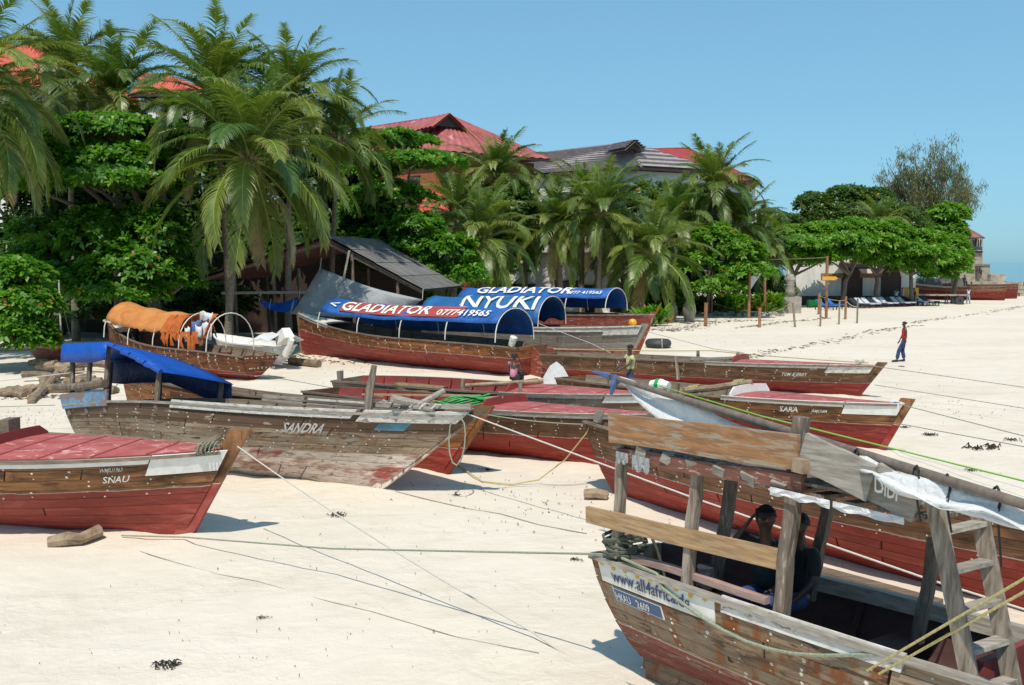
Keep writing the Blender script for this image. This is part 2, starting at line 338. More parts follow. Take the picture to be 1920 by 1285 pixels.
M['rope_bright'] = pm('rope_bright', (.01, .42, .09), (.01, .3, .06), 30, rough=.6, bmp=.4, rnd=.1)
M['rope_yellow'] = pm('rope_yellow', (.58, .48, .20), (.36, .30, .14), 40, rough=.75, bmp=.4, rnd=.1)
M['rope_buried'] = pm('rope_buried', (.34, .30, .24), (.22, .19, .15), 20, rough=.9, bmp=.3, rnd=.1)
M['black'] = pm('black', (.018, .018, .02), rough=.7, rnd=0)
M['rubber'] = pm('rubber', (.045, .05, .055), (.03, .033, .036), 6, rough=.6, rnd=0)
M['seaweed'] = pm('seaweed', (.035, .028, .02), (.015, .012, .01), 8, rough=.8, rnd=.2)
M['litter'] = pm('litter', (.22, .15, .09), (.09, .06, .04), 8, rough=.9, rnd=.2)
M['trunk'] = pm('trunk', (.21, .175, .14), (.085, .068, .052), 5, (1, 1, 3), .9, .8, bd=.03, rnd=.3)
M['palm_trunk'] = pm('palm_trunk', (.25, .20, .155), (.11, .082, .06), 5, (1, 1, 4), .9, .8, bd=.03, rnd=.3)
M['rachis'] = pm('rachis', (.34, .34, .085), (.22, .25, .06), 3, rough=.5, bmp=0, rnd=.3)
M['frond'] = frond_mat('frond', (.056, .120, .022), (.16, .215, .036), (.42, .38, .12), .34)
M['frond_dry'] = frond_mat('frond_dry', (.30, .22, .10), (.36, .30, .12), (.42, .33, .18), .2)
M['leaf'] = leaf_mat('leaf', (.078, .215, .016), (.042, .125, .012), (.165, .33, .032), .36)
M['leaf_far'] = leaf_mat('leaf_far', (.11, .255, .020), (.06, .155, .014), (.19, .36, .036), .34)
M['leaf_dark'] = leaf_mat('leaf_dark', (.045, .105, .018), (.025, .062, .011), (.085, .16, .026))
M['leaf_mid'] = leaf_mat('leaf_mid', (.065, .125, .024), (.036, .075, .016), (.11, .18, .032))
M['leaf_casuarina'] = leaf_mat('leaf_casuarina', (.13, .155, .07), (.08, .10, .045), (.19, .20, .09), .3)
M['leaf_neem'] = leaf_mat('leaf_neem', (.07, .135, .02), (.04, .085, .014), (.12, .19, .03))
M['roof_red'] = pm('roof_red', (.40, .115, .11), (.27, .06, .06), .8, (1, 1, 1), .7, .1, rnd=0, spots=((.52, .27, .26), .5, .60))
M['roof_red2'] = pm('roof_red2', (.36, .045, .04), (.28, .035, .032), 2, rough=.55, bmp=.1, rnd=0)
M['roof_orange'] = pm('roof_orange', (.62, .10, .055), (.5, .075, .042), 2, rough=.6, bmp=.1, rnd=.1)
M['roof_grey'] = pm('roof_grey', (.40, .36, .36), (.27, .235, .235), 2, rough=.5, bmp=.1, rnd=.1)
M['shed_roof'] = pm('shed_roof', (.19, .185, .18), (.085, .08, .078), 1.2, (1, 3, 1), rough=.9, bmp=.2, rnd=.2, spots=((.16, .09, .06), 1.5, .6))
M['shed_rust'] = pm('shed_rust', (.30, .12, .10), (.15, .065, .055), 1.5, rough=.7, bmp=.2, rnd=.2)
M['plaster'] = pm('plaster', (.76, .76, .745), (.62, .61, .59), 1.1, (1, 1, .35), .85, .2, rnd=.05, spots=((.42, .39, .35), .7, .66))
M['plaster_orange'] = pm('plaster_orange', (.42, .12, .05), (.30, .085, .04), 1.5, rough=.85, bmp=.2, rnd=.05)
M['stone_old'] = pm('stone_old', (.44, .385, .31), (.22, .185, .15), 1.3, rough=.95, bmp=.8, bd=.06, rnd=.2, spots=((.14, .12, .1), 1.1, .62))
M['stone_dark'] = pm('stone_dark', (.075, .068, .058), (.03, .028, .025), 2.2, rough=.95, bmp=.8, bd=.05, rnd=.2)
M['concrete'] = pm('concrete', (.36, .335, .295), (.24, .215, .185), 3, rough=.9, bmp=.4, rnd=.1)
M['dark_wood'] = pm('dark_wood', (.055, .03, .022), (.03, .018, .014), 3, (1, 1, 6), .6, .2, rnd=.2)
M['glass_dark'] = pm('glass_dark', (.02, .025, .03), rough=.12, bmp=0, rnd=.3)
M['skin'] = pm('skin', (.085, .043, .027), (.06, .03, .019), 8, rough=.5, bmp=0, rnd=.2)
M['hair'] = pm('hair', (.008, .007, .007), rough=.7, bmp=.4, rnd=0)
for nm, c in (('red', (.62, .02, .02)), ('yellow', (.62, .58, .27)), ('pink', (.62, .25, .36)), ('white', (.66, .67, .70)), ('navy', (.012, .018, .045)), ('green', (.012, .03, .03)), ('paleblue', (.35, .45, .58)), ('dark', (.02, .02, .022))):
    M['shirt_'+nm] = cloth_mat('shirt_'+nm, c, tuple(x*.7 for x in c), 7, .85, .05, .4)
M['jeans'] = cloth_mat('jeans', (.028, .055, .17), (.018, .035, .11), 9, .85, 0, .5)
M['leather'] = pm('leather', (.02, .018, .017), rough=.6, rnd=0)
M['lounge_blue'] = cloth_mat('lounge_blue', (.02, .16, .5), (.02, .12, .4), 4, .7, .05, .3)
M['lounge_navy'] = cloth_mat('lounge_navy', (.02, .03, .06), (.015, .02, .045), 4, .7, .02, .3)
M['lounge_white'] = cloth_mat('lounge_white', (.62, .65, .70), (.5, .53, .6), 4, .7, .05, .3)
m, t, P, N, L = newmat('water'); M['water'] = m
P.inputs['Base Color'].default_value = (.03, .13, .19, 1); P.inputs['Roughness'].default_value = .12; P.inputs['IOR'].default_value = 1.33
bump(N, L, P, noise_n(N, L, tex_coord(N, L, 'Object', .5, (1, .4, 1)), 1, 5), .6, .3)
# ================================================================== the setting
KEELS = [((-12.4, 16.15), (-5.2, 14.8)), ((-9.3, 21.0), (-2.7, 18.0)), ((-9.3, 23.9), (-1.4, 19.3)), ((-4.9, 24.4), (2.1, 19.6)), ((-4.65, 26.9), (2.5, 22.7)), ((1.7, 27.7), (8.2, 21.5)), ((1.35, 35.4), (10.8, 30.2)), ((1.9, 18.0), (7.9, 10.8)), ((.75, 35.7), (-9.7, 44.4)), ((-3.7, 43.9), (4.5, 38.8)), ((-9.05, 34.4), (-16.6, 39.9))]
def gz(x, y):
    """height of the sand: slow swells, small ripples, and sand pushed up along the keels of the beached boats"""
    if not (3 <= y < 125 and -75 < x < 100): return -min(6, (y-138)*.25) if y > 138 else 0.0
    z = .035*noise.noise((x*.5, y*.5, .3))+.02*noise.noise((x*1.7, y*1.7, 4.1))+.05*noise.noise((x*.11, y*.14, 9))
    if y < 47:
        for (ax, ay), (bx_, by_) in KEELS:
            dx, dy = bx_-ax, by_-ay; t = ((x-ax)*dx+(y-ay)*dy)/(dx*dx+dy*dy)
            if t < -.08 or t > 1.06: continue
            t = min(1, max(0, t)); d2 = (x-ax-t*dx)**2+(y-ay-t*dy)**2
            if d2 < 1.5: z += (.075+.09*noise.noise((x*1.3, y*1.3, 2.2)))*math.exp(-d2/.28)
    return z
def build_ground():
    xs = sorted(set([-900, -500, -300, -200, -140, -110, -90]+list(np.arange(-75, -17, 1.1))+list(np.arange(-17, 13, .26))+list(np.arange(13, 100, 1.1))+[100, 110, 130, 160, 220, 320, 520, 900]))
    ys = sorted(set([-200, -60, -15, 0]+list(np.arange(3, 47, .26))+list(np.arange(47, 130, 1.2))+[130, 136, 142, 150, 165, 200, 300, 600, 1500, 6000]))
    V = [(x, y, gz(x, y)) for y in ys for x in xs]
    nx = len(xs); F = [(j*nx+i, j*nx+i+1, (j+1)*nx+i+1, (j+1)*nx+i) for j in range(len(ys)-1) for i in range(nx-1)]
    tag(link('sand', npmesh('sand', V, F, M['sand'], smooth=True)), kind='structure')
    w = MB().grid([[(x, y, -1.3) for x in (-6000, 0, 6000)] for y in (140, 400, 8000)]); tag(w.build('sea', M['water']), kind='structure')
build_ground()
def onsand(u, v, dz=0.0):
    p = G(u, v); p.z = gz(p.x, p.y)+dz; return p
# ================================================================== boats
def text_flat(s, h, bold=.0, sx=1.0, shear=0.0, cuts=0):
    """outline letters as flat faces, height about h, starting at x = 0"""
    cu = bpy.data.curves.new('lettering', 'FONT'); cu.body = s; cu.size = h*1.38; cu.offset = bold*h; cu.fill_mode = 'FRONT'; cu.resolution_u = 2; cu.shear = shear
    o = bpy.data.objects.new('lettering', cu); me = bpy.data.meshes.new_from_object(o)
    if cuts:
        bm = bmesh.new(); bm.from_mesh(me); bmesh.ops.triangulate(bm, faces=bm.faces[:]); bmesh.ops.subdivide_edges(bm, edges=[e for e in bm.edges if e.calc_length() > h*.22], cuts=cuts, use_grid_fill=True); bmesh.ops.triangulate(bm, faces=bm.faces[:])
        bmesh.ops.subdivide_edges(bm, edges=[e for e in bm.edges if e.calc_length() > h*.22], cuts=1, use_grid_fill=True); bmesh.ops.triangulate(bm, faces=bm.faces[:]); bm.to_mesh(me); bm.free()
    V = [(v.co.x*sx+h*.09*noise.noise((v.co.x/h*.9, v.co.y/h*.9, 1.7)), v.co.y+h*.10*noise.noise((v.co.x/h*.7, v.co.y/h*.5, 8.3))) for v in me.vertices]; F = [tuple(p.vertices) for p in me.polygons]
    bpy.data.objects.remove(o); bpy.data.meshes.remove(me); bpy.data.curves.remove(cu); return V, F
class Boat:
    """a planked boat. local x runs stern 0 -> bow L, y is to the left of the heading, z up; S and B are the stern and the bow tip on the ground plan"""
    def __init__(s, name, label, S, B, beam=2.1, Hs=1.1, Hm=1.05, Hb=1.3, rake=1.0, rs=.15, tw=.62, strakes=8, mat=None, inner='inner_wood', heel=0, trim=0, z=-.05, side=-1, sides=None, pmid=2.3, group='wooden boats drawn up on the sand', pfull=1.0, rail='inner_wood', nails=.5, seed=1, cut=None, cat='boat', ribs=11, nsz=1.0, gap=.0022, bowk=2.2):
        S = Vector((S[0], S[1], 0)); B = Vector((B[0], B[1], 0)); d = B-S
        s.L = d.length; s.hd = math.atan2(d.y, d.x); s.o = thing(name, label, cat, (S.x, S.y, z), (R(heel), R(trim), s.hd), group)
        s.beam, s.Hs, s.Hm, s.Hb, s.rake, s.rs, s.tw, s.pm, s.bk = beam, Hs, Hm, Hb, rake, rs, tw, pmid, bowk
        s.mat = mat; s.side = side; s.rnd = random.Random(seed); s.M = mw(s.o)
        s.hull = s.shell(inner)
        for sd_ in (sides or (side,)): s.planks(sd_, strakes, gap)
        s.nsz = nsz
        if nails: s.nails(side, strakes, nails)
        for sd_ in (-1, 1): s.strip('gunwale', sd_, .985, 0, .985, .075, .05, M[rail], .035)
        for k in range(ribs):
            t = .08+.78*k/(ribs-1) if ribs > 1 else .5
            s.rib(t, -side, M[inner])
        kb = MB(); kb.beam((s.rs+.05, 0, .03), (s.L-rake-.02, 0, .03), .1, .16); kb.build('keel', mat, s.o)
        s.transom()
    def g(s, t): return s.Hm+(s.Hb-s.Hm)*max(0, (t-.4)/.6)**2+(s.Hs-s.Hm)*max(0, (.4-t)/.4)**2
    def b(s, t):
        if t < .42: k = s.tw+(1-s.tw)*math.sin(math.pi/2*t/.42)
        else: k = max(0, 1-((t-.42)/.58)**s.bk)
        return .045+(s.beam/2-.045)*k
    def P(s, t, v, side=None, off=0.0):
        side = s.side if side is None else side
        p = s.pm+(1.12-s.pm)*max(0, (t-.35)/.65)**1.5+(1.45-s.pm)*max(0, (.35-t)/.35)**1.4
        x = s.rs*(1-v)*(1-t)+t*(s.L-s.rake*(1-v)); y = s.b(t)*(1-(1-v)**p) if v <= 1 else s.b(t)+(v-1)*.15
        y = max(y, .045*min(1, v*8)+.005); z = .05+(s.g(t)-.05)*v**1.12 if v <= 1 else s.g(t)*v
        q = Vector((x, side*y, z))
        if off: q += s.N(t, v, side)*off
        return q
    def N(s, t, v, side):
        e = 1e-3; t0 = min(max(t, e), 1-e); v0 = min(max(v, .02), 1-e)
        a = s.P(t0+e, v0, side)-s.P(t0-e, v0, side); c = s.P(t0, v0+e, side)-s.P(t0, v0-e, side)
        n = a.cross(c); n.normalize()
        return n if n.y*side > 0 else -n
    def w(s, p): return s.M @ Vector(p)
    def shell(s, inner):
        mb = MB(); T = [i/22 for i in range(23)]; Vv = [0, .05, .12, .22, .35, .5, .65, .8, .92, 1]
        for sd_ in (-1, 1): mb.grid([[s.P(t, v, sd_, -.012) for v in Vv] for t in T])
        return mb.build('hull', M[inner], s.o, smooth=True)
    def planks(s, side, n, gap):
        ed = [.035+(1-.035)*(k/n)**.9 for k in range(n+1)]; girth = s.Hm*1.55
        for k in range(n):
            cuts = [0]+sorted(s.rnd.sample([.2, .27, .34, .41, .48, .55, .62, .69, .76], 2 if s.L > 7 else 1))+[1]
            for t0, t1 in zip(cuts[:-1], cuts[1:]):
                v0, v1 = ed[k]+gap, ed[k+1]-gap; nx = max(3, int(14*(t1-t0))); th = .02+s.rnd.uniform(-.0015, .0025); g0 = .0015
                A = []; Bk = []; UV = []; AT = []
                for i in range(nx+1):
                    t = t0+g0+(t1-t0-2*g0)*i/nx
                    for v in (v0, v1):
                        A.append(s.P(t, v, side, th)); Bk.append(s.P(t, v, side, -.006)); UV.append((t*s.L, v*girth)); AT.append(v)
                mb = MB(); o = len(A); fs = []
                for i in range(nx):
                    a, b_, c, d = 2*i, 2*i+1, 2*i+3, 2*i+2
                    fs += [(a, b_, c, d) if side > 0 else (d, c, b_, a)]
                    fs += [(a, d, o+d, o+a) if side > 0 else (o+a, o+d, d, a), (c, b_, o+b_, o+c) if side > 0 else (o+c, o+b_, b_, c)]
                fs += [(0, o, o+1, 1), (2*nx+1, o+2*nx+1, o+2*nx, 2*nx)]
                mb.add(A+Bk, fs); mb.uv = UV+UV; mb.at = {'gv': AT+AT}
                mb.build('plank', s.mat, s.hull)
    def nails(s, side, n, vmin):
        mb = MB(); r = s.rnd; ed = [.035+(1-.035)*(k/n)**.9 for k in range(n+1)]
        t = .03
        while t < .97:
            for k in [q for q in range(n) if ed[q] >= vmin-.06]:
                if r.random() < .12: continue
                for f in (.22, .78):
                    if r.random() < .18: continue
                    v = ed[k]+(ed[k+1]-ed[k])*(f+r.uniform(-.1, .1)); tt = t+r.uniform(-.004, .004)
                    c = s.P(tt, v, side, .024); nn = s.N(tt, v, side); a = nn.cross(Vector((0, 0, 1))).normalized(); b_ = nn.cross(a); rr = r.choice((.012, .015, .019, .024))*s.nsz
                    vs = [c+(a*math.cos(q)+b_*math.sin(q))*rr*r.uniform(.7, 1.2)-nn*.006 for q in (0, 1.26, 2.5, 3.8, 5.0)]+[c+nn*.006]
                    mb.add(vs, [(0, 1, 5), (1, 2, 5), (2, 3, 5), (3, 4, 5), (4, 0, 5)])
            t += r.uniform(.035, .07)
        mb.build('nails', M['nail'], s.hull, kind='stuff')
    def strip(s, name, side, v, t0, t1, w_, h, m, out=.02, n=16, parent=None, v1=None):
        """a board that follows the side: w_ wide across, h high"""
        mb = MB(); rows = []
        for i in range(n+1):
            t = t0+(t1-t0)*i/n; c = s.P(t, v, side, out); nn = s.N(t, .95, side); nn.z = 0; nn.normalize()
            rows.append([c+nn*(w_/2)-Vector((0, 0, h/2)), c+nn*(w_/2)+Vector((0, 0, h/2)), c-nn*(w_/2)+Vector((0, 0, h/2)), c-nn*(w_/2)-Vector((0, 0, h/2)), c+nn*(w_/2)-Vector((0, 0, h/2))])
        mb.grid(rows); mb.f += [(0, 1, 2, 3), tuple(len(mb.v)-5+k for k in (3, 2, 1, 0))]; mb.mi += [0, 0]
        mb.uv = [(p[0], p[2]*2+p[1]) for p in mb.v]; mb.at = {'gv': [1.0]*len(mb.v)}
        return mb.build(name, m, parent or s.o)
    def board(s, name, side, t0, t1, v0, v1, m, off=.028, th=.02, n=10, parent=None, taper0=1.0):
        """a flat board nailed on the side between girth fractions v0 and v1"""
        A = [[s.P(t0+(t1-t0)*i/n, v, side, off+th) for v in ((v0 if i > 0 else v0+(v1-v0)*(1-taper0)), v1)] for i in range(n+1)]
        mb = MB(); mb.sheet(A if side < 0 else A[::-1], th); mb.uv = [(p[0], p[2]) for p in mb.v]; mb.at = {'gv': [1.0]*len(mb.v)}
        return mb.build(name, m, parent or s.o)
    def rib(s, t, side, m):
        mb = MB(); vv = [.18, .4, .62, .82, .98]; rows = []
        for v in vv:
            c = s.P(t, v, side, -.03); n = s.N(t, v, side); a = Vector((.03, 0, 0))
            rows.append([c-a, c-a-n*.055, c+a-n*.055, c+a])
        mb.grid(rows); mb.build('rib', m, s.hull)
    def transom(s):
        mb = MB(); Vv = [.04, .2, .4, .6, .8, 1]; A = [s.P(0, v, -1, 0) for v in Vv]; Bq = [s.P(0, v, 1, 0) for v in Vv]
        k = 0
        for i in range(len(Vv)-1):
            m_ = MB(); a, b_, c, d = A[i], A[i+1], Bq[i+1], Bq[i]; o = Vector((-.045, 0, 0)); e = Vector((0, 0, .006))
            vs = [a+o+e, b_+o-e, c+o-e, d+o+e, a+e, b_-e, c-e, d+e]
            m_.add(vs, [(0, 3, 2, 1), (4, 5, 6, 7), (0, 1, 5, 4), (1, 2, 6, 5), (2, 3, 7, 6), (3, 0, 4, 7)]); m_.uv = [(p[1], p[2]) for p in m_.v]; m_.at = {'gv': [Vv[i], Vv[i+1]]*4}
            m_.at = {'gv': [Vv[i], Vv[i+1], Vv[i+1], Vv[i]]*2}
            if i == 0: s.tr = m_.build('transom', s.mat, s.o)
            else: m_.build('transom_plank', s.mat, s.tr)
    def stem(s, top=.18, w_=.11, d=.26, m=None, lean=0):
        """raked stem post with a head standing above the gunwale"""
        mb = MB(); rows = []; n = 9
        for i in range(n):
            v = i/(n-1)*(1+top/s.Hb); x = s.L-s.rake*(1-v); z = .0+s.g(1)*v
            rows.append([Vector((x-d*.55, -w_/2, z)), Vector((x+d*.45, -w_*.38, z)), Vector((x+d*.45, w_*.38, z)), Vector((x-d*.55, w_/2, z)), Vector((x-d*.55, -w_/2, z))])
        mb.grid(rows); mb.f += [(0, 3, 2, 1), tuple(len(mb.v)-5+k for k in (0, 1, 2, 3))]; mb.mi += [0, 0]
        mb.uv = [(p[2], p[0]*.4+p[1]) for p in mb.v]; mb.at = {'gv': [p[2]/s.g(1) for p in mb.v]}
        return mb.build('stem_post', m or s.mat, s.o)
    def deck(s, t0, m, drop=.02, battens=4, coam=True, coam_h=.13, coam_m=None, camber=.05, inset=.03, bm=None):
        n = 9; P_ = []
        for i in range(n+1):
            t = t0+(.985-t0)*i/n; r = []
            for k in range(5):
                f = -1+k/2; q = s.P(t, .97, 1, -inset); r.append(Vector((q.x, f*q.y, s.g(t)-drop+camber*(1-f*f)*q.y)))
            P_.append(r)
        dk = MB().sheet([r[::-1] for r in P_], .03).build('foredeck', m, s.o)
        for j in range(battens):
            i = (j+.6)/battens*.82*n; t = t0+(.985-t0)*i/n; q = s.P(t, .97, 1, -inset); mb = MB()
            pts = [Vector((q.x+ .10*(1-f*f), f*q.y*.98, s.g(t)-drop+camber*(1-f*f)*q.y+.018)) for f in (-1, -.5, 0, .5, 1)]
            for a, c in zip(pts[:-1], pts[1:]): mb.beam(a, c, .05, .035)
            mb.build('batten', bm or M['red_paint'], dk)
        if coam:
            t = t0; q = s.P(t, .97, 1, -inset); mb = MB(); top = []
            fs = [-1+k/5 for k in range(11)]
            lo = [Vector((q.x, f*q.y, s.g(t)-drop-.02+camber*(1-f*f)*q.y)) for f in fs]; hi = [p+Vector((-.02, 0, coam_h*min(1, (1-abs(f))*4+.35))) for p, f in zip(lo, fs)]
            mb.sheet([lo, hi], .045); mb.build('coaming', coam_m or M['red_paint'], s.o)
        return dk
    def thwart(s, t, v=.8, w_=.22, m=None, name='thwart'):
        q = s.P(t, v, 1, -.03); mb = MB(); mb.box((q.x, 0, q.z), (w_, 2*q.y, .045)); return mb.build(name, m or M['inner_wood'], s.o)
    def floor(s, m=None, t0=.06, t1=.8, v=.42):
        P_ = [[Vector((s.P(t, v, 1).x, f*s.P(t, v, 1, -.03).y, s.P(t, v, 1).z)) for f in (-1, 0, 1)] for t in [t0+(t1-t0)*i/10 for i in range(11)]]
        return MB().sheet([r[::-1] for r in P_], .03).build('floor', m or M['inner_wood'], s.o)
    def text(s, str_, t, v, h, m, side=None, bold=.02, sx=.8, off=.031, flip=False, parent=None, shear=0):
        side = s.side if side is None else side; V, F = text_flat(str_, h, bold, sx, shear)
        girth = s.g(t)*1.22; k = (1 if side < 0 else -1)
        pts = [s.P(min(t+k*x/s.L, .999), min(v+y/girth, 1), side, off) for x, y in V]
        mb = MB(); mb.add(pts, F); return mb.build('lettering', m, parent or s.hull)
    def post(s, t, side, h, m, r=.05, v=1.0, below=.25, name='post', sq=False, lean=(0, 0)):
        p = s.P(t, v, side, -.02); mb = MB(); a = p-Vector((0, 0, below)); b_ = p+Vector((lean[0], lean[1], h))
        if sq: mb.beam(a, b_, r*2, r*2, up=(1, 0, 0))
        else: mb.tube([a, a.lerp(b_, .35)+Vector((s.rnd.uniform(-.02, .02), s.rnd.uniform(-.02, .02), 0)), a.lerp(b_, .7)+Vector((s.rnd.uniform(-.02, .02), 0, 0)), b_], [r, r*.96, r*1.02, r*.9], 8)
        return mb.build(name, m, s.o)
    def canopy(s, t0, t1, h, m, name='canopy', hoops=5, half=.92, base=.0, end_m=None, rise=0.0, hoop_m=None, cover=(0., 1.), sag=.055, a0=0.18, a1=None, ends=False, n=16, width=None, rag=0):
        """barrel cover on hoops from station t0 to t1: h above the gunwale at the crown; the cloth covers the fraction 'cover' and reaches down to angle a0"""
        def pt(f, a, r=1.0):
            t = t0+(t1-t0)*f; y = (width or s.beam)/2*half; x = s.P(t, 1, 1).x; zb = s.g(t)+base+rise*f
            return Vector((x, -math.cos(a)*y*r, zb+math.sin(a)**.8*h*r if a > 0 and a < math.pi else zb))
        s.cpt = pt; rows = []; nu = 22
        for i in range(nu+1):
            f = cover[0]+(cover[1]-cover[0])*i/nu; row = []
            sg = sag*abs(math.sin(f*math.pi*(hoops-1)))
            for j in range(n+1):
                a = math.pi*(a0+(1-a0-(a0 if a1 is None else a1))*j/n); q = pt(f, a, 1.012-sg*math.sin(a))
                q.z += .03*noise.noise((f*9, a*2.2, s.L))+s.rnd.uniform(-.006, .006)
                if rag and (j == 0 or j == n): q.z += s.rnd.uniform(-rag, rag)
                row.append(q)
            rows.append(row)
        c = MB().sheet(rows, .012).build(name, m, s.o, smooth=True)
        for k in range(hoops):
            f = k/(hoops-1); mb = MB(); mb.tube([pt(f, math.pi*j/14, .985) for j in range(15)], .022, 6); mb.build('hoop', hoop_m or M['pvc'], s.o)
        return c
    def canopy_text(s, c, str_, f0, a, h, m, span, sx=1.0, bold=.03, off=.02, shear=.0, rot=0):
        """letters lying on the barrel: f0 start fraction, a the angle (radians) of the baseline, span metres per unit f"""
        V, F = text_flat(str_, h, bold, sx, shear); rad = h*0+1.0; pts = []
        for x, y in V:
            x, y = x*math.cos(rot)-y*math.sin(rot), x*math.sin(rot)+y*math.cos(rot)
            pts.append(s.cpt(f0+x/span, a+y/s.crad, 1.012+off))
        return MB().add(pts, F).build('lettering', m, c)
# ------------------------------------------------------------------ hull finishes
H = {}
H['snau'] = hull_mat('hull_snau', (.27, .125, .05), (.10, .042, .018), (.30, .050, .036), .63, .12, rust=.0)
H['sandra'] = hull_mat('hull_sandra', (.30, .215, .14), (.12, .078, .05), (.64, .54, .47), .50, .55, stain=(.075, .045, .028), grey=(.42, .345, .26), rust=.85, paint2=(.27, .06, .05), upper=((.115, .068, .042), .76, .60))
H['amber'] = hull_mat('hull_amber', (.30, .115, .035), (.11, .04, .016), RED, .45, .25, rust=.6)
H['ala'] = hull_mat('hull_ala', (.175, .078, .036), (.07, .032, .018), (.33, .036, .022), .58, .22, rust=.3)
H['mid'] = hull_mat('hull_mid', (.20, .12, .07), (.085, .05, .03), RED, .45, .6, rust=.2)
H['sara'] = hull_mat('hull_sara', (.26, .115, .042), (.115, .046, .018), (.24, .022, .016), .60, .08, rust=.2)
H['tom'] = hull_mat('hull_tom', (.215, .105, .05), (.09, .042, .022), (.235, .022, .016), .50, .22, rust=.35)
H['didi'] = hull_mat('hull_didi', (.20, .095, .045), (.08, .035, .018), (.30, .036, .022), .56, .2, rust=.5)
H['glad'] = hull_mat('hull_glad', (.30, .105, .03), (.10, .036, .015), (.28, .040, .026), .66, .18, rust=.6)
H['nyuki'] = hull_mat('hull_nyuki', (.20, .15, .11), (.10, .07, .05), RED, .52, .75, rust=.1)
H['redfaded'] = hull_mat('hull_redfaded', (.27, .06, .035), (.15, .04, .025), (.3, .06, .035), .99, .55, rust=.0, stain=(.5, .45, .4))
H['orange'] = hull_mat('hull_orange', (.23, .075, .026), (.09, .03, .013), RED, .40, .08, rust=.2)
H['far'] = hull_mat('hull_far', (.26, .12, .06), (.12, .05, .03), (.27, .035, .025), .72, .25, rust=.1)
H['near'] = hull_mat('hull_near', (.29, .195, .12), (.115, .072, .045), (.20, .045, .035), .40, .55, stain=(.07, .042, .026), grey=(.335, .26, .18), rust=1.6)
# ------------------------------------------------------------------ left: red-decked boat with the white rubbing strake
b = Boat('fishing_boat', 'varnished boat with red deck and white strake cut off by left edge', (-12.4, 16.15), (-4.33, 14.68), 2.2, 1.42, 1.38, 1.48, .88, mat=H['snau'], strakes=8, seed=3, heel=1, nails=.6)
b.board('rubbing_strake', -1, .45, .87, .925, 1.0, M['white_paint'], .026, .018); b.board('bow_board', -1, .872, .995, .80, 1.005, M['white_paint'], .030, .02, taper0=1); b.board('bow_board', 1, .872, .995, .82, 1.0, M['white_paint'])
b.stem(.30, .12, .32); b.deck(.52, M['deck_red'], battens=4, coam_h=.2)
b.text('SNAU', .80, .735, .13, M['letter_white']); b.text('WMJU1963', .79, .855, .08, M['letter_grey'], sx=.62)
mb = MB(); q = b.P(.955, 1, -1); mb.tube([(q.x, -.36, q.z+.05), (q.x+.02, .25, q.z+.11)], [.065, .07], 9); mb.build('bow_roller', M['log'], b.o)
mb = MB()
for k in range(5): mb.tube([Vector((q.x+.02+.05*k+.02*math.sin(j), -.30+.10*math.cos(j*.8)+.03*k, q.z+.06+.10*math.sin(j*.8))) for j in range(9)], .011, 5)
mb.build('lashing', M['rope_green'], b.o)
mb = MB(); mb.box((4.15, .25, 1.62), (.22, .28, .32)); mb.jitter(.012).build('bollard', M['inner_wood'], b.o)
# ------------------------------------------------------------------ bare grey boat with the blue tarpaulin cabin
b = Boat('fishing_boat', 'bleached grey peeling boat with blue tarpaulin cabin at its stern', (-9.6, 21.1), (-.72, 17.05), 1.95, 1.22, 1.50, 1.63, 2.1, rs=.35, tw=.5, mat=H['sandra'], strakes=9, seed=11, heel=-6, nails=.3, rail='grey_wood_x')
b.stem(.12, .12, .26); SAN = b
b.board('stern_bulwark', -1, .0, .165, .93, 1.17, pm('blue_peeling', (.16, .33, .50), (.10, .13, .19), 5, (1, 1, 1), .8, .5, rnd=0, spots=((.22, .15, .13), 3, .47)), .02, .05, taper0=1)
b.board('rubbing_strake', -1, .36, .78, .93, 1.03, M['white_worn'], .03, .03); b.board('bow_board', -1, .795, .985, .90, 1.03, M['white_worn'], .03, .03)
b.board('blue_patch', -1, .845, .905, .80, .885, pm('blue_patch', (.10, .27, .36), (.06, .15, .2), 6, rnd=0, spots=((.2, .12, .08), 5, .6)), .024, .004)
b.text('SANDRA', .655, .735, .22, M['letter_grey'], sx=.72, bold=.035); b.floor(t1=.75); b.thwart(.42); b.thwart(.6)
mb = MB(); q = b.P(.80, 1, -1); mb.tube([(q.x, q.y+.05, q.z-.2), (q.x+.02, q.y+.06, q.z+.4), (q.x+.1, q.y+.05, q.z+.86)], [.085, .08, .055], 8); mb.build('mooring_post', M['grey_wood'], b.o)
mb = MB(); mb.beam((q.x-.1, q.y+.25, q.z+.12), (q.x+1.95, q.y+.42, q.z+.2), .10, .09); mb.build('spar', M['grey_wood_x'], b.o)
for (a, c, r_) in (((.6, -.1, .28), (1.2, .75, .1), .075), ((.75, .2, .05), (1.32, .55, .46), .06), ((.1, .3, .15), (1.3, .2, .12), .05)):
    mb = MB(); mb.tube([(q.x+a[0], q.y+a[1], q.z+a[2]), (q.x+c[0], q.y+c[1], q.z+c[2])], [r_, r_*.85], 8); mb.build('bow_log', M['grey_wood_x'], b.o)
mb = MB()
for k in range(4): mb.tube([Vector((q.x+.2+k*.26+.05*j, q.y+.25+.09*math.sin(j*1.3+k), q.z+.15+.07*math.cos(j*1.3+k))) for j in range(9)], .018, 5)
mb.build('lashing', M['rope_white'], b.o)
mb = MB(); e = b.P(.985, 1, -1); mb.tube([(e.x-.05+.28*math.sin(j*.6)*.45-.05*j*.3, e.y-.08, e.z-.1-.42*(1-math.cos(j*.6))) for j in range(11)], .014, 5); mb.build('hanging_line', M['rope_green'], b.o)
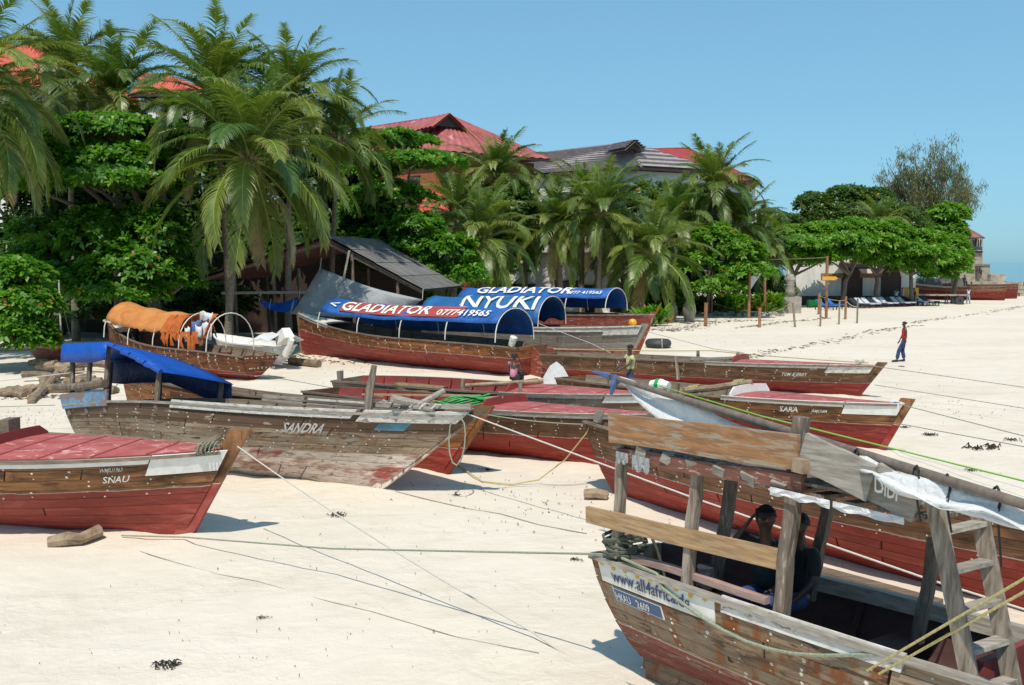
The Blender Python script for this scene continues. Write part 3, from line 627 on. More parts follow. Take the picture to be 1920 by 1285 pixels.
# cabin: posts, log rail, roof cloth
tops = {}
for k, (t_, sd_, h) in enumerate(((.02, -1, 1.18), (.085, -1, 1.2), (.15, -1, 1.22), (.315, -1, .60), (.02, 1, .9), (.15, 1, .92), (.315, 1, .4))):
    b.post(t_, sd_, h, M['post'], .055, v=1.0)
lr = MB(); p0 = b.P(-.03, 1, -1)+Vector((0, -.09, .40)); p1 = b.P(.16, 1, -1)+Vector((0, -.1, .36)); lr.tube([p0, p0.lerp(p1, .5)+Vector((0, 0, -.03)), p1], [.075, .085, .09], 9); lr.build('log_rail', M['post'], b.o)
def srow(t_, zr, ze, dy=.12):
    q = b.P(t_, 1, -1); y = -q.y+dy; return [Vector((q.x, -y, zr)), Vector((q.x, -y*.5, zr-.06)), Vector((q.x, 0, zr-.13)), Vector((q.x, y*.5, zr-.2)), Vector((q.x, y, zr-.28))]
zt = b.g(.1)
rows = [srow(.0, zt+1.18, 0), srow(.04, zt+1.2, 0), srow(.08, zt+1.23, 0), srow(.125, zt+1.26, 0), srow(.165, zt+1.27, 0), srow(.22, zt+1.13, 0), srow(.275, zt+.97, 0), srow(.335, zt+.74, 0)]
MB().sheet(rows, .012).build('roof_tarpaulin', M['blue_bright'], b.o, smooth=True)
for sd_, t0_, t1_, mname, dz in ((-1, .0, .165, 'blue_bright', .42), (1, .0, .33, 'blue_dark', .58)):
    rr = []
    for i in range(9):
        t_ = t0_+(t1_-t0_)*i/8; q = b.P(t_, 1, sd_); y = sd_*(abs(q.y)+.13); f = max(0, (t_-.165)/.17); ze = zt+1.18+.09*min(1, t_/.165)-.53*f-(.28 if sd_ > 0 else 0)
        rr.append([Vector((q.x, y, ze+.01)), Vector((q.x, y+sd_*.02+random.uniform(-.015, .015), ze-dz*.5)), Vector((q.x, y+random.uniform(-.02, .02), ze-dz*(1 if sd_ > 0 else .95)+random.uniform(-.025, .025)))])
    MB().sheet(rr, .01).build('tarpaulin_side', M[mname], b.o, smooth=True)
mb = MB(); q0 = b.P(.165, 1, -1); q1 = b.P(.335, 1, -1)
for i in range(7):
    f0, f1 = i/7, (i+1)/7; pa = q0.lerp(q1, f0); pb = q0.lerp(q1, f1)
    mb.tube([Vector((pa.x, pa.y-.13, zt+1.27-.53*f0+random.uniform(-.03, .03))), Vector((pb.x, pb.y-.13, zt+1.27-.53*f1))], random.uniform(.035, .06), 6)
mb.build('rolled_edge', M['blue_bright'], b.o)
# ------------------------------------------------------------------ amber boat right behind it
b = Boat('fishing_boat', 'orange brown boat with white rails lying close behind the bleached grey one', (-9.5, 24.0), (-.62, 18.75), 1.7, 1.62, 1.34, 1.42, .95, mat=H['amber'], strakes=8, seed=5, nsz=1.3, tw=.6, heel=-7)
b.stem(.1, .11, .30); b.board('rubbing_strake', -1, .62, .93, .93, 1.03, M['white_worn'], .03, .03); b.board('rubbing_strake', -1, .50, .61, .94, 1.03, M['grey_wood_x'], .03, .04)
b.floor(); b.thwart(.5); b.thwart(.3); b.thwart(.68)
# ------------------------------------------------------------------ brown boat with green lashings (middle)
b = Boat('fishing_boat', 'brown boat with bright green lashings and red foredeck in the middle', (-4.9, 24.4), (3.0, 19.05), 2.05, 1.12, 1.15, 1.32, 1.0, mat=H['ala'], strakes=8, seed=8, inner='inner_red', heel=-2); ALA = b
b.stem(.15); b.deck(.60, M['deck_red'], battens=2, coam_h=.22); b.board('rubbing_strake', -1, .56, .97, .93, 1.01, M['white_worn'], .026, .02)
b.text('AL A', .885, .80, .12, M['letter_white'], sx=.7); b.floor(); b.thwart(.22, m=M['inner_red']); b.thwart(.4, m=M['inner_wood'])
mb = MB(); q = b.P(.475, 1, -1); mb.beam((q.x, q.y-.06, q.z+.12), (q.x-.02, q.y-.12, .02), .11, .09, up=(1, 0, 0)); mb.jitter(.01).build('prop', M['tan_plank'], b.o)
mb = MB()
for k in range(7):
    z0 = q.z+.03+.012*k
    mb.tube([Vector((q.x-.05+1.0*j/8, q.y+.05+.7*(j/8)**2+.03*math.sin(j*2+k), z0+.22*(j/8)*(k/7)+.04*math.sin(j+k*.7))) for j in range(9)], .016, 5)
mb.build('lashing', M['rope_bright'], b.o)
mb = MB(); mb.tube([(q.x+.1, q.y+.15, q.z+.08), (q.x+1.2, q.y+.9, q.z+.2)], [.05, .045], 8); mb.build('spar', M['bamboo_grey'], b.o)
mb = MB(); q2 = b.P(.3, 1, 1); mb.beam((q2.x-.9, -.6, 1.17), (q2.x+1.7, .65, 1.24), .12, .04); mb.build('loose_board', M['tan_plank'], b.o)
# ------------------------------------------------------------------ grey-sided boat behind that
b = Boat('fishing_boat', 'grey sided boat with brown sack over its rail, behind the green lashed one', (-4.65, 26.9), (3.35, 22.25), 2.0, 1.1, 1.17, 1.3, .9, mat=H['mid'], strakes=8, seed=21, inner='inner_red')
b.stem(.12); b.deck(.62, M['deck_red'], battens=2, coam_h=.2); b.board('rubbing_strake', -1, .60, .88, .93, 1.01, M['white_worn'], .026, .02); b.board('bow_board', -1, .885, .99, .85, 1.01, M['white_paint'])
b.text('WMJU1207', .80, .78, .075, M['letter_grey'], sx=.6); b.floor(); b.thwart(.3, m=M['inner_red'])
mb = MB(); q = b.P(.03, 1, -1); mb.box((q.x, q.y+.06, q.z+.1), (.12, .14, .34)); mb.jitter(.012).build('bollard', M['grey_wood'], b.o)
q = b.P(.38, 1, -1); rows = [[b.P(.26+.17*i/8, 1, -1, .045+.02*math.sin(i))+Vector((0, .16, .05)), b.P(.26+.17*i/8, 1, -1, .05)+Vector((0, 0, .05+.02*math.sin(i*2))), b.P(.26+.17*i/8, .9-.16*math.sin(i/8*math.pi), -1, .05+.03*math.sin(i*1.7))] for i in range(9)]
MB().sheet(rows, .012).build('sack', cloth_mat('sack', (.30, .21, .12), (.2, .13, .07), 5, .9, .05, 1), b.o, smooth=True)
q = b.P(.5, 1, -1); mb = MB(); mb.tube([(q.x-.1, q.y+.1, q.z+.1), (q.x+1.7, q.y+.9, q.z+.24)], [.05, .06], 8); mb.build('spar', M['log'], b.o)
for tt in (.49, .66): b.post(tt, -1, .28, M['grey_wood'], .05, below=.3)
# ------------------------------------------------------------------ two bright boats on the right
b = Boat('fishing_boat', 'varnished boat with white strake and white coaming, bow toward open sand', (1.7, 27.7), (8.72, 21.1), 2.15, 1.05, 1.06, 1.22, .62, mat=H['sara'], strakes=8, seed=31, heel=-2); SARA = b
b.stem(.12, .12, .30); b.deck(.60, M['deck_red'], battens=2, coam_h=.24, coam_m=M['white_paint']); b.board('rubbing_strake', -1, .58, .875, .93, 1.02, M['white_paint'], .028, .02); b.board('bow_board', -1, .878, .995, .80, 1.02, M['white_paint'], .03, .022)
b.text('SARA', .735, .775, .15, M['letter_white'], sx=.85); b.text('WMJU1604', .81, .79, .085, M['letter_white'], sx=.6); b.floor(); b.thwart(.2); b.thwart(.42)
mb = MB(); q = b.P(.985, 1, -1); mb.sheet([[Vector((q.x-.15+.1*i, -.12+.12*j, q.z+.05+.1*math.sin(i+j)*.4-.04*abs(j-1))) for j in range(3)] for i in range(4)], .02); mb.build('bow_rag', M['white_cloth'], b.o)
mb = MB(); q = b.P(.5, 1, -1); mb.tube([(q.x-.35, q.y+.05, q.z+.04), (q.x+.3, q.y+.45, q.z+.14), (q.x+.95, q.y+1.15, q.z+.3)], [.07, .085, .075], 8); mb.build('spar', M['log'], b.o)
mb = MB()
for f in (.1, .75):
    for k in range(5):
        c = Vector((q.x-.35, q.y+.05, q.z+.04)).lerp(Vector((q.x+.95, q.y+1.15, q.z+.3)), f+.03*k); mb.tube([c+Vector((.02*math.sin(j), .11*math.cos(j*.9), .11*math.sin(j*.9))) for j in range(8)], .014, 5)
mb.build('lashing', M['rope_yellow'], b.o)
mb = MB(); q = b.P(.47, 1, -1); mb.beam((q.x, q.y-.05, q.z+.12), (q.x-.05, q.y-.12, .45), .13, .05, up=(1, 0, 0)); mb.build('side_board', M['tan_plank'], b.o)
mb = MB(); q = b.P(.30, 1, 1); mb.tube([(q.x, -.1, q.z-.02), (q.x+.3, -.1, q.z+.02), (q.x+.55, -.1, q.z)], [.14, .17, .12], 10); mb.build('float', M['white_paint'], b.o)
mb = MB(); mb.tube([(q.x+.18, -.1, q.z), (q.x+.3, -.1, q.z+.01)], .178, 10); mb.build('float_wrap', M['rope_bright'], b.o)
b = Boat('fishing_boat', 'long brown boat with white strake, nearest the man in red', (1.35, 35.4), (11.5, 29.8), 2.3, 1.0, 1.04, 1.14, .8, mat=H['tom'], strakes=7, seed=41, nsz=1.3, heel=-2); TOM = b
b.stem(.1, .12, .3); b.deck(.62, M['deck_red'], battens=2, coam_h=.22); b.board('rubbing_strake', -1, .545, .87, .92, 1.02, M['white_worn'], .028, .02); b.board('bow_board', -1, .873, .985, .80, 1.02, M['white_worn'], .03, .022)
b.text('TOM & JERRY', .765, .68, .13, M['letter_white'], sx=.72); b.text('WMJU0312', .83, .87, .06, M['letter_grey'], sx=.6); b.floor(M['inner_dark']); b.thwart(.12); b.thwart(.24); b.thwart(.36); b.thwart(.48)
mb = MB(); q = b.P(.46, 1, -1); mb.beam((q.x, q.y-.05, q.z+.16), (q.x+.12, q.y-.10, .42), .16, .06, up=(1, 0, 0)); mb.build('side_board', M['grey_wood'], b.o)
for tt, sd_ in ((.46, 1), (.585, 1)): b.post(tt, sd_, .25, M['grey_wood'], .06)
mb = MB(); q = b.P(.54, 1, -1); mb.beam((q.x-.5, q.y+.1, q.z+.06), (q.x+.7, q.y+1.5, q.z+.1), .12, .07); mb.build('cross_beam', M['grey_wood_x'], b.o)
mb = MB(); q = b.P(.95, 1, -1); mb.tube([(q.x-.1, -.18, q.z+.1), (q.x+.0, .18, q.z+.12)], .08, 8); mb.build('bow_roller', M['white_worn'], b.o)
# ------------------------------------------------------------------ big red-bottomed boat on the right
b = Boat('sailing_boat', 'large brown boat with deep red bottom running off the right edge', (1.62, 17.95), (8.0, 9.45), 2.1, 1.36, 1.26, 1.5, 1.2, rs=.55, tw=.5, mat=H['didi'], strakes=10, seed=51, heel=-10, z=-.08, group=None)
b.stem(.2); b.floor(); b.thwart(.15); b.thwart(.35)
mb = MB(); mb.add([(.5, -.05, .32), (1.9, -.05, .10), (1.9, -.05, .0), (.62, -.05, 0), (.5, .05, .32), (1.9, .05, .10), (1.9, .05, 0), (.62, .05, 0)], [(0, 1, 2, 3), (7, 6, 5, 4), (0, 4, 5, 1), (1, 5, 6, 2), (2, 6, 7, 3), (3, 7, 4, 0)]); mb.build('skeg', M['red_paint'], b.o)
for yy in (-.28, .1): 
    mb = MB(); mb.box((.05, yy, 1.46), (.10, .13, .24)); mb.jitter(.012).build('stern_bitt', M['grey_wood'], b.o)
DID = b
# ------------------------------------------------------------------ covered tour boats at the back
b = Boat('tour_boat', 'red brown tour boat under long blue barrel canopy with red panel', (.75, 35.7), (-9.9, 44.6), 2.45, 1.25, 1.32, 2.0, .25, rs=.1, tw=.72, mat=H['glad'], strakes=9, seed=61, nsz=1.7, nails=.62, side=1, group=None, trim=0)
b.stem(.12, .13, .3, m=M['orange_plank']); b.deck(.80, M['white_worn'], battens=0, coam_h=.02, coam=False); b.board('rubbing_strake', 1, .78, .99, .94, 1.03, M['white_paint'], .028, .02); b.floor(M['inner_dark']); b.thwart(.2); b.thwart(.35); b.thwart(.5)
c = b.canopy(.06, .80, 1.25, M['blue_tarp'], hoops=5, half=.95, a0=.02, a1=.16, rise=-.25, base=.12); b.crad = 1.3; sp = -.74*b.L
b.canopy_text(c, 'GLADIATOR', .865, math.pi*.67, .62, M['letter_white'], sp, 1.25, .02, rot=0.0, off=.03) if False else None
def glad_text(str_, f0, z0, h, m, sx, off=.03, bold=.03, quad=None):
    V, F = text_flat(str_, h, bold, sx, 0, 2) if quad is None else quad
    pts = [b.cpt(f0+x/sp, math.pi*z0-y/b.crad, 1.012+off) for x, y in V]; MB().add(pts, F).build('lettering' if quad is None else 'red_panel', m, c)
nq = 24; Vq = [(7.0*i/nq-.02, yy) for i in range(nq+1) for yy in (-.05, .35, .78)]; Fq = [(3*i+j, 3*i+3+j, 3*i+4+j, 3*i+1+j) for i in range(nq) for j in range(2)]
glad_text('', .885, .775, 0, pm('panel_red', (.42, .06, .05), (.33, .04, .035), 4, rnd=0), 1, .012, quad=(Vq, Fq))
glad_text('GLADIATOR', .885, .765, .70, M['letter_white'], .98, .025); glad_text('0777419565', .325, .765, .40, M['letter_white'], 1.0, .025)
glad_text('', .97, .74, 0, M['letter_white'], 1, .03, quad=([(0, .18), (.55, .36), (.56, .28), (.16, .18), (.56, .06), (.54, -.02)], [(0, 3, 2, 1), (0, 5, 4, 3)]))
mb = MB(); q = b.P(0, .6, 1); mb.add([(-.06, -.04, 1.2), (-.9, -.04, .55), (-.95, -.04, .02), (.2, -.04, .05), (-.06, .04, 1.2), (-.9, .04, .55), (-.95, .04, .02), (.2, .04, .05)], [(0, 1, 2, 3), (7, 6, 5, 4), (0, 4, 5, 1), (1, 5, 6, 2), (2, 6, 7, 3), (3, 7, 4, 0)]); mb.build('rudder', M['red_faded'], b.o)
mb = MB(); mb.tube([(.25, .9, 1.3), (.1, .95, 1.62)], [.12, .14], 10); mb.build('fender', M['white_worn'], b.o)
b = Boat('tour_boat', 'grey planked tour boat under sagging blue lettered cover', (-3.7, 43.9), (5.3, 38.3), 2.5, 1.5, 1.62, 1.8, 1.0, mat=H['nyuki'], strakes=8, seed=71, group=None)
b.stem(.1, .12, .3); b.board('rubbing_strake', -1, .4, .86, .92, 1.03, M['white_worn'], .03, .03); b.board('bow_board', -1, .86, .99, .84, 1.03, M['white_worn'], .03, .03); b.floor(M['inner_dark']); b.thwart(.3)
c = b.canopy(.02, .60, 1.25, M['nyuki_tarp'], hoops=4, half=.98, a0=.02, base=.05, sag=.07, rag=.12); b.crad = 1.35; V, F = text_flat('NYUKI', 1.1, .02, .85, 0, 2)
MB().add([b.cpt(.34+x/(.58*b.L), math.pi*.16+y/b.crad*.9, 1.04) for x, y in V], F).build('lettering', M['letter_white'], c)
b = Boat('tour_boat', 'faded red tour boat under blue barrel canopy, farthest back of the covered ones', (-2.2, 48.6), (6.3, 42.8), 2.4, 1.85, 1.95, 2.05, .9, mat=H['redfaded'], strakes=8, seed=72, group=None)
b.stem(.1); b.floor(M['inner_dark']); b.thwart(.3); b.thwart(.5)
c = b.canopy(.0, .82, 1.1, M['blue_tarp'], hoops=5, half=.9, a0=.17, a1=.02, base=.1); b.crad = 1.2
V, F = text_flat('GLADIATOR', .66, .03, 1.15, 0, 2); MB().add([b.cpt(.12+x/(.88*b.L), math.pi*.24+y/b.crad, 1.045) for x, y in V], F).build('lettering', M['letter_white'], c)
V, F = text_flat('0777 419565', .25, .02, 1.1, 0); MB().add([b.cpt(.74+x/(.88*b.L), math.pi*.235+y/b.crad, 1.045) for x, y in V], F).build('lettering', M['letter_white'], c)
# ------------------------------------------------------------------ orange awning boat
b = Boat('tour_boat', 'brown boat with torn orange awning and washing hung on hoops', (-9.05, 34.4), (-16.9, 40.1), 2.3, 1.0, 1.12, 1.95, .35, rs=.5, tw=.66, mat=H['orange'], strakes=8, seed=81, nsz=2.0, nails=.45, side=1, sides=(1, -1), group=None, heel=2)
b.stem(.1); b.deck(.82, M['white_worn'], battens=0, coam=False); b.floor(M['inner_red']); b.thwart(.15, m=M['inner_red']); b.thwart(.32, m=M['inner_red']); b.thwart(.5)
mb = MB()
for k in range(9):
    a = math.pi*(.08+.84*k/8)
    for v in (.98, .6, .3): 
        q = b.P(0, max(.12, v), 1); mb.box((-.05, q.y*math.cos(a)/max(.1, 1), q.z*.95), (.03, .035, .035))
mb.build('transom_nails', M['nail'], b.tr, kind='stuff')
c = b.canopy(.18, .86, 1.42, M['orange_tarp'], name='awning', hoops=5, half=.95, a0=.13, cover=(.33, 1.0), rag=.10, sag=.05, base=.0, rise=-.3)
mb = MB(); P_ = b.cpt
for i in range(9):
    f = .40-.03*i*.6; rows = [[P_(f+.015*k, math.pi*(.88-.055*j), 1.02)+Vector((0, 0, random.uniform(-.05, .05))) for j in range(5)] for k in range(3)]
    mb.sheet(rows, .01)
for i in range(10):
    f = .08+.034*i; a = P_(f, math.pi*.87, 1.03); l = random.uniform(.25, .8); mb.sheet([[a+Vector((random.uniform(-.05, .05)+dx, 0, 0)), a+Vector((dx+random.uniform(-.08, .08), .03, -l*.5)), a+Vector((dx*.4+random.uniform(-.12, .12), 0, -l))] for dx in (0, .17)], .008)
mb.build('torn_cloth', M['orange_deep'], b.o)
mb = MB(); rows = [[P_(.015, math.pi*(.97-.33*i/6), 1.04)+Vector((.0+.22*j/4+.05*math.sin(i*2+j), .05*math.sin(j*2), -.14*j*math.sin(i/6*math.pi))) for j in range(5)] for i in range(7)]
mb.sheet(rows, .01); mb.build('hanging_cloth', M['orange_deep'], b.o, smooth=True)
for k, (f, a, w_, l, mn) in enumerate(((.16, .74, .55, .6, 'blue_cloth'), (.09, .72, .6, .75, 'dark_cloth'), (.11, .80, .5, .45, 'white_cloth'), (.22, .5, .8, .55, 'white_cloth'), (.05, .76, .45, .6, 'white_cloth'), (.14, .9, .35, .7, 'orange_deep'), (.20, .82, .3, .5, 'white_cloth'))):
    p = P_(f, math.pi*a, 1.0); rows = [[p+Vector((w_*(i/5-.5), .05*math.sin(i*1.9+k), -l*j/3+.05*math.sin(i*1.3+k))) for j in range(4)] for i in range(6)]
    MB().sheet(rows, .01).build('washing', M[mn], b.o, smooth=True)
mb = MB()
for k in range(5): mb.tube([Vector((b.L-.2-.22*k+.1*math.sin(j+k), .35*math.cos(j*.9+k), b.g(.95)+.08+.04*math.sin(j))) for j in range(9)], .045, 6)
mb.build('rope_pile', M['rope_white'], b.o)
# ------------------------------------------------------------------ small craft in the shade on the left, far boats
b = Boat('rowing_boat', 'small dull red boat with stayed mast below the left trees', (-20.6, 41.5), (-17.3, 39.2), 1.5, .9, .75, .95, .4, mat=H['redfaded'], strakes=5, seed=91, nails=False, group=None, inner='inner_red', ribs=4)
mb = MB(); mb.tube([(1.9, 0, .2), (1.9, 0, 3.6)], [.04, .03], 7); mb.build('mast', M['white_worn'], b.o)
for x_ in (.4, 3.1):
    mb = MB(); mb.tube([(1.9, 0, 3.2), (x_, -.2, .8)], .012, 4); mb.build('stay', M['rope_yellow'], b.o)
b = Boat('motor_boat', 'white fibreglass skiff with tilted outboard beside the red barrel canopy boat', (-9.2, 38.6), (-13.2, 42.6), 1.7, .75, .75, .95, .5, mat=pm('gel_coat', (.62, .62, .60), (.48, .47, .45), 4, rough=.35, bmp=.05, rnd=.05), strakes=3, seed=93, nails=False, side=1, group=None, inner='white_paint', rail='white_paint', ribs=2, gap=.001, z=.2)
mb = MB(); mb.box((-.25, .15, 1.15), (.75, .45, .45), (0, .5, 0), taper=.8); mb.box((-.55, .15, .72), (.9, .14, .2), (0, .9, 0)); mb.build('outboard_motor', M['white_paint'], b.o)
rows = [[Vector((-.2+.5*i, .85-.55*j, .95+.22*math.sin(j*1.1)+.1*math.sin(i*1.7+j))) for j in range(4)] for i in range(4)]; MB().sheet(rows, .015).build('boat_cover', M['white_cloth'], b.o)
mb = MB(); mb.tube([(0, -.9, 0), (0, .9, 0)], [.16, .17], 10); rl = mb.build('log_roller', M['log']); rl.location = (-8.6, 39.6, .16); rl.rotation_euler = (0, 0, .9); tag(rl, 'round log roller on sand behind the white skiff', 'log')
b = Boat('dhow', 'far red hulled boat on the sand below the old stone building', (55.6, 108.2), (46.6, 112.6), 2.6, 1.65, 1.55, 1.95, 1.8, mat=H['far'], strakes=7, seed=95, side=1, group='far beached boats', rs=.1, tw=.5, ribs=3); b.stem(.1); b.thwart(.5)
b.board('rubbing_strake', 1, .5, .98, .93, 1.03, M['white_worn'], .03, .03)
mb = MB(); mb.box((6.0, .3, 1.75), (1.1, .8, .35)); mb.jitter(.1).build('net_heap', M['log'], b.o)
b = Boat('dhow', 'farthest red boat, half hidden at the far end of the beach', (59.8, 113.6), (50.5, 118.5), 2.6, 1.85, 1.7, 2.0, 1.6, mat=H['far'], strakes=7, seed=96, side=1, group='far beached boats', rs=.1, tw=.5, ribs=3); b.stem(.1)
# ------------------------------------------------------------------ near boat with the timber cabin
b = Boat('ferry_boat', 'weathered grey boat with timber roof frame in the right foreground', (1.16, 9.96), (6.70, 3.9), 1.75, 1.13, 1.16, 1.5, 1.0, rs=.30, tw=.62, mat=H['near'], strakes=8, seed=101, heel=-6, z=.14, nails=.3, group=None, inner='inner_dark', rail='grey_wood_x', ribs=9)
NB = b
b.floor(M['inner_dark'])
mb = MB(); mb.add([(.34, -.06, .3), (2.6, -.06, .02), (2.6, -.06, -.2), (.42, -.06, -.2), (.34, .06, .3), (2.6, .06, .02), (2.6, .06, -.2), (.42, .06, -.2)], [(0, 1, 2, 3), (7, 6, 5, 4), (0, 4, 5, 1), (1, 5, 6, 2), (2, 6, 7, 3), (3, 7, 4, 0)]); mb.uv = [(p[0], p[2]) for p in mb.v]; mb.at = {'gv': [.9]*8}; mb.build('skeg', H['near'], b.o)
sg = b.board('sign_board', -1, .012, .205, .80, .975, pm('sign_white', (.74, .73, .68), (.6, .57, .5), 4, rnd=0, spots=((.35, .2, .12), 4, .64)), .024, .012, n=12)
b.text('www.all4africa.de', .036, .835, .14, M['letter_navy'], sx=.80, off=.042, bold=.012, parent=sg)
pl = b.board('number_plate', -1, .028, .118, .655, .765, pm('plate_white', (.72, .73, .74), (.6, .6, .6), 6, rnd=0), .022, .008, n=4)
b.board('plate_field', -1, .030, .116, .662, .758, M['plate_blue'], .031, .002, n=4, parent=pl)
b.text('HKAU', .032, .675, .092, M['letter_white'], sx=.66, off=.036, bold=.02, parent=pl); b.text('2609', .071, .675, .092, M['letter_white'], sx=.8, off=.036, bold=.02, parent=pl)
for k in range(9):
    t_ = .020+.0215*k; v_ = .955-.012*(k % 2); c = b.P(t_, v_, -1, .042); n_ = b.N(t_, v_, -1); a = n_.cross(Vector((0, 0, 1))).normalized(); bb = n_.cross(a); mb = MB()
    for i in range(6):
        th = i*math.pi/3+.2*k; e = a*math.cos(th)+bb*math.sin(th); f = a*-math.sin(th)+bb*math.cos(th); mb.add([c, c+e*.018+f*.011, c+e*.034, c+e*.018-f*.011], [(0, 1, 2, 3)])
    mb.build('painted_flower', M['flower'], sg)
rails = []
def nbeam(name, a, c, w_, h, mat_, up=(0, 0, 1), jit=.006, n=5, bend=.012):
    mb = MB(); a = Vector(a); c = Vector(c); t = (c-a).normalized(); sd_ = t.cross(Vector(up)).normalized(); u = sd_.cross(t); rows = []
    for i in range(n+1):
        p = a.lerp(c, i/n)+sd_*random.uniform(-bend, bend)*.4+u*random.uniform(-bend, bend); k = 1+random.uniform(-.05, .05)
        q = [p+sd_*(x*w_/2*k)+u*(y*h/2*k) for x, y in ((-1, -1), (1, -1), (1, 1), (-1, 1))]; rows.append(q+[q[0]])
    mb.grid(rows); mb.f += [(3, 2, 1, 0), tuple(len(mb.v)-5+k for k in (0, 1, 2, 3))]; mb.mi += [0, 0]
    return mb.build(name, mat_, b.o, world=True)
XA = Vector((math.cos(b.hd), math.sin(b.hd), 0)); XP = Vector((-XA.y, XA.x, 0))   # along the boat, across it (away from us)
# near posts
pA0, pA1 = W(1156, 1045, 9.32), W(1172, 822, 9.32)
pB0, pB1 = W(1288, 1098, 8.62), W(1312, 850, 8.62)
pC0, pC1 = W(1462, 1172, 7.80), W(1503, 782, 7.80)
nbeam('cabin_post', pA0, pA1, .09, .085, M['grey_wood'], XA, n=6, bend=.02); nbeam('cabin_post', pB0, pB1, .095, .085, M['grey_wood'], XA, n=6, bend=.014); nbeam('cabin_post', pC0, pC1, .115, .10, M['post'], XA, n=6, bend=.012)
for (u0, v0, u1, v1, Y_, r_) in ((1345, 1092, 1374, 875, 9.55, .10), (1518, 1125, 1552, 930, 8.95, .09), (1722, 1205, 1752, 1010, 8.0, .09)):
    nbeam('cabin_post', W(u0, v0, Y_), W(u1, v1, Y_), r_, r_, M['post'], XA, n=6, bend=.022)
# roof edge: the broad plank, the red beam, the hand rail
OFF = -XP*.08
nbeam('edge_plank', W(1154, 800, 9.36)+OFF, W(1508, 846, 7.72)+OFF, .05, .29, M['orange_plank'], bend=.004)
nbeam('cabin_beam', W(1165, 850, 9.30)+OFF*.4, W(1512, 906, 7.70)+OFF*.4, .08, .13, M['red_beam'])
nbeam('hand_rail', W(1112, 962, 9.62)+OFF*1.1, W(1478, 1046, 7.88)+OFF*1.1, .045, .17, M['tan_plank'], bend=.004)
nbeam('edge_plank', W(1512, 842, 7.70)+OFF*.7, W(1642, 905, 7.22)+OFF*.7, .05, .30, M['grey_wood_x'], bend=.003)
e2 = nbeam('edge_plank', W(1642, 902, 7.24)+OFF*.3, W(1726, 944, 6.95)+OFF*.3, .05, .30, M['grey_wood_x'], bend=.002)
V, F = text_flat('DIDI', .12, .02, .62); pa = W(1646, 918, 7.20)+OFF*.75; pt_ = (W(1726, 956, 6.93)+OFF*.75-pa).normalized(); up_ = Vector((0, 0, 1))
MB().add([pa+pt_*x+up_*y for x, y in V], F).build('lettering', M['letter_white'], e2, world=True)
# roof slats across and the cloth hanging off the edge
base0 = W(1160, 836, 9.34); base1 = W(1722, 962, 6.95)
for k in range(12):
    f = k/11; p = base0.lerp(base1, f)-XP*.02; p.z -= .02+.04*math.sin(f*3); q = p+XP*1.42+Vector((0, 0, -.16))
    nbeam('roof_slat', p, q, .12, .03, M['post' if k % 3 else 'grey_wood_x'], n=3)
for k in range(6):
    f = (k+.4)/6; p0 = base0+XP*1.4*f+Vector((0, 0, -.16*f+.045)); p1 = base1+XP*1.4*f+Vector((0, 0, -.16*f+.045))
    nbeam('roof_plank', p0, p1, .23, .025, M['inner_wood' if k % 2 else 'post'], n=5, bend=.01)
for k, (f0, f1, dz) in enumerate(((.02, .07, .12), (.09, .16, .16), (.60, .78, .07), (.79, .98, .07))):
    rows = []
    for i in range(9):
        p = base0.lerp(base1, f0+(f1-f0)*i/8)-XP*.10; p.z -= .03; rows.append([p, p+Vector((0, 0, -dz*.5))-XP*.02*math.sin(i*2), p+Vector((0, 0, -dz*(.6+.4*abs(math.sin(i*2.3+k))))) ])
    MB().sheet(rows, .006).build('roof_rag', M['grey_tarp' if k < 2 else 'white_cloth'], b.o, world=True)
for k in range(6):
    mb = MB(); p = base0.lerp(base1, .12+.1*k)-XP*.03; mb.box(p+Vector((0, 0, -.005)), (.12, .1, .09), (.1*k, .2, b.hd)); mb.jitter(.015).build('packing_block', M['grey_wood_x'], b.o, world=True)
nbeam('log_purlin', W(1496, 872, 7.6), W(1530, 880, 7.6)+XP*.25, .12, .11, M['log'], n=2)
# stern bitt with rope turns
mb = MB(); c = W(1172, 1030, 9.36); mb.box(c+XA*-.06+Vector((0, 0, -.02)), (.14, .1, .34), (0, 0, b.hd)); mb.build('stern_bitt', M['grey_wood'], b.o, world=True)
mb = MB()
for k in range(8):
    z_ = -.06+.028*k; mb.tube([c+Vector((.17*math.cos(j*.7+k)*(1.0+.05*k % 2), .10*math.sin(j*.7+k), z_+.03*math.sin(j*1.3+k*.8))) for j in range(10)], .017, 6)
mb.tube([c+Vector((.1+.05*j, -.08, .1+.14*math.sin(j*.6)-.01*j*j)) for j in range(8)], .015, 6); mb.build('rope_turns', M['rope_dark'], b.o, world=True)
mb = MB(); mb.tube([NB.P(.06+.02*j, 1.0, -1, .05)+Vector((0, 0, .06-.012*j)) for j in range(4)]+[NB.P(.13+.03*j, .93-.19*math.sin(j/9*math.pi)*(1 if j < 9 else 1)+.05*(j/9), -1, .055) for j in range(10)], .016, 6); mb.build('draped_rope', M['rope_green'], b.o)
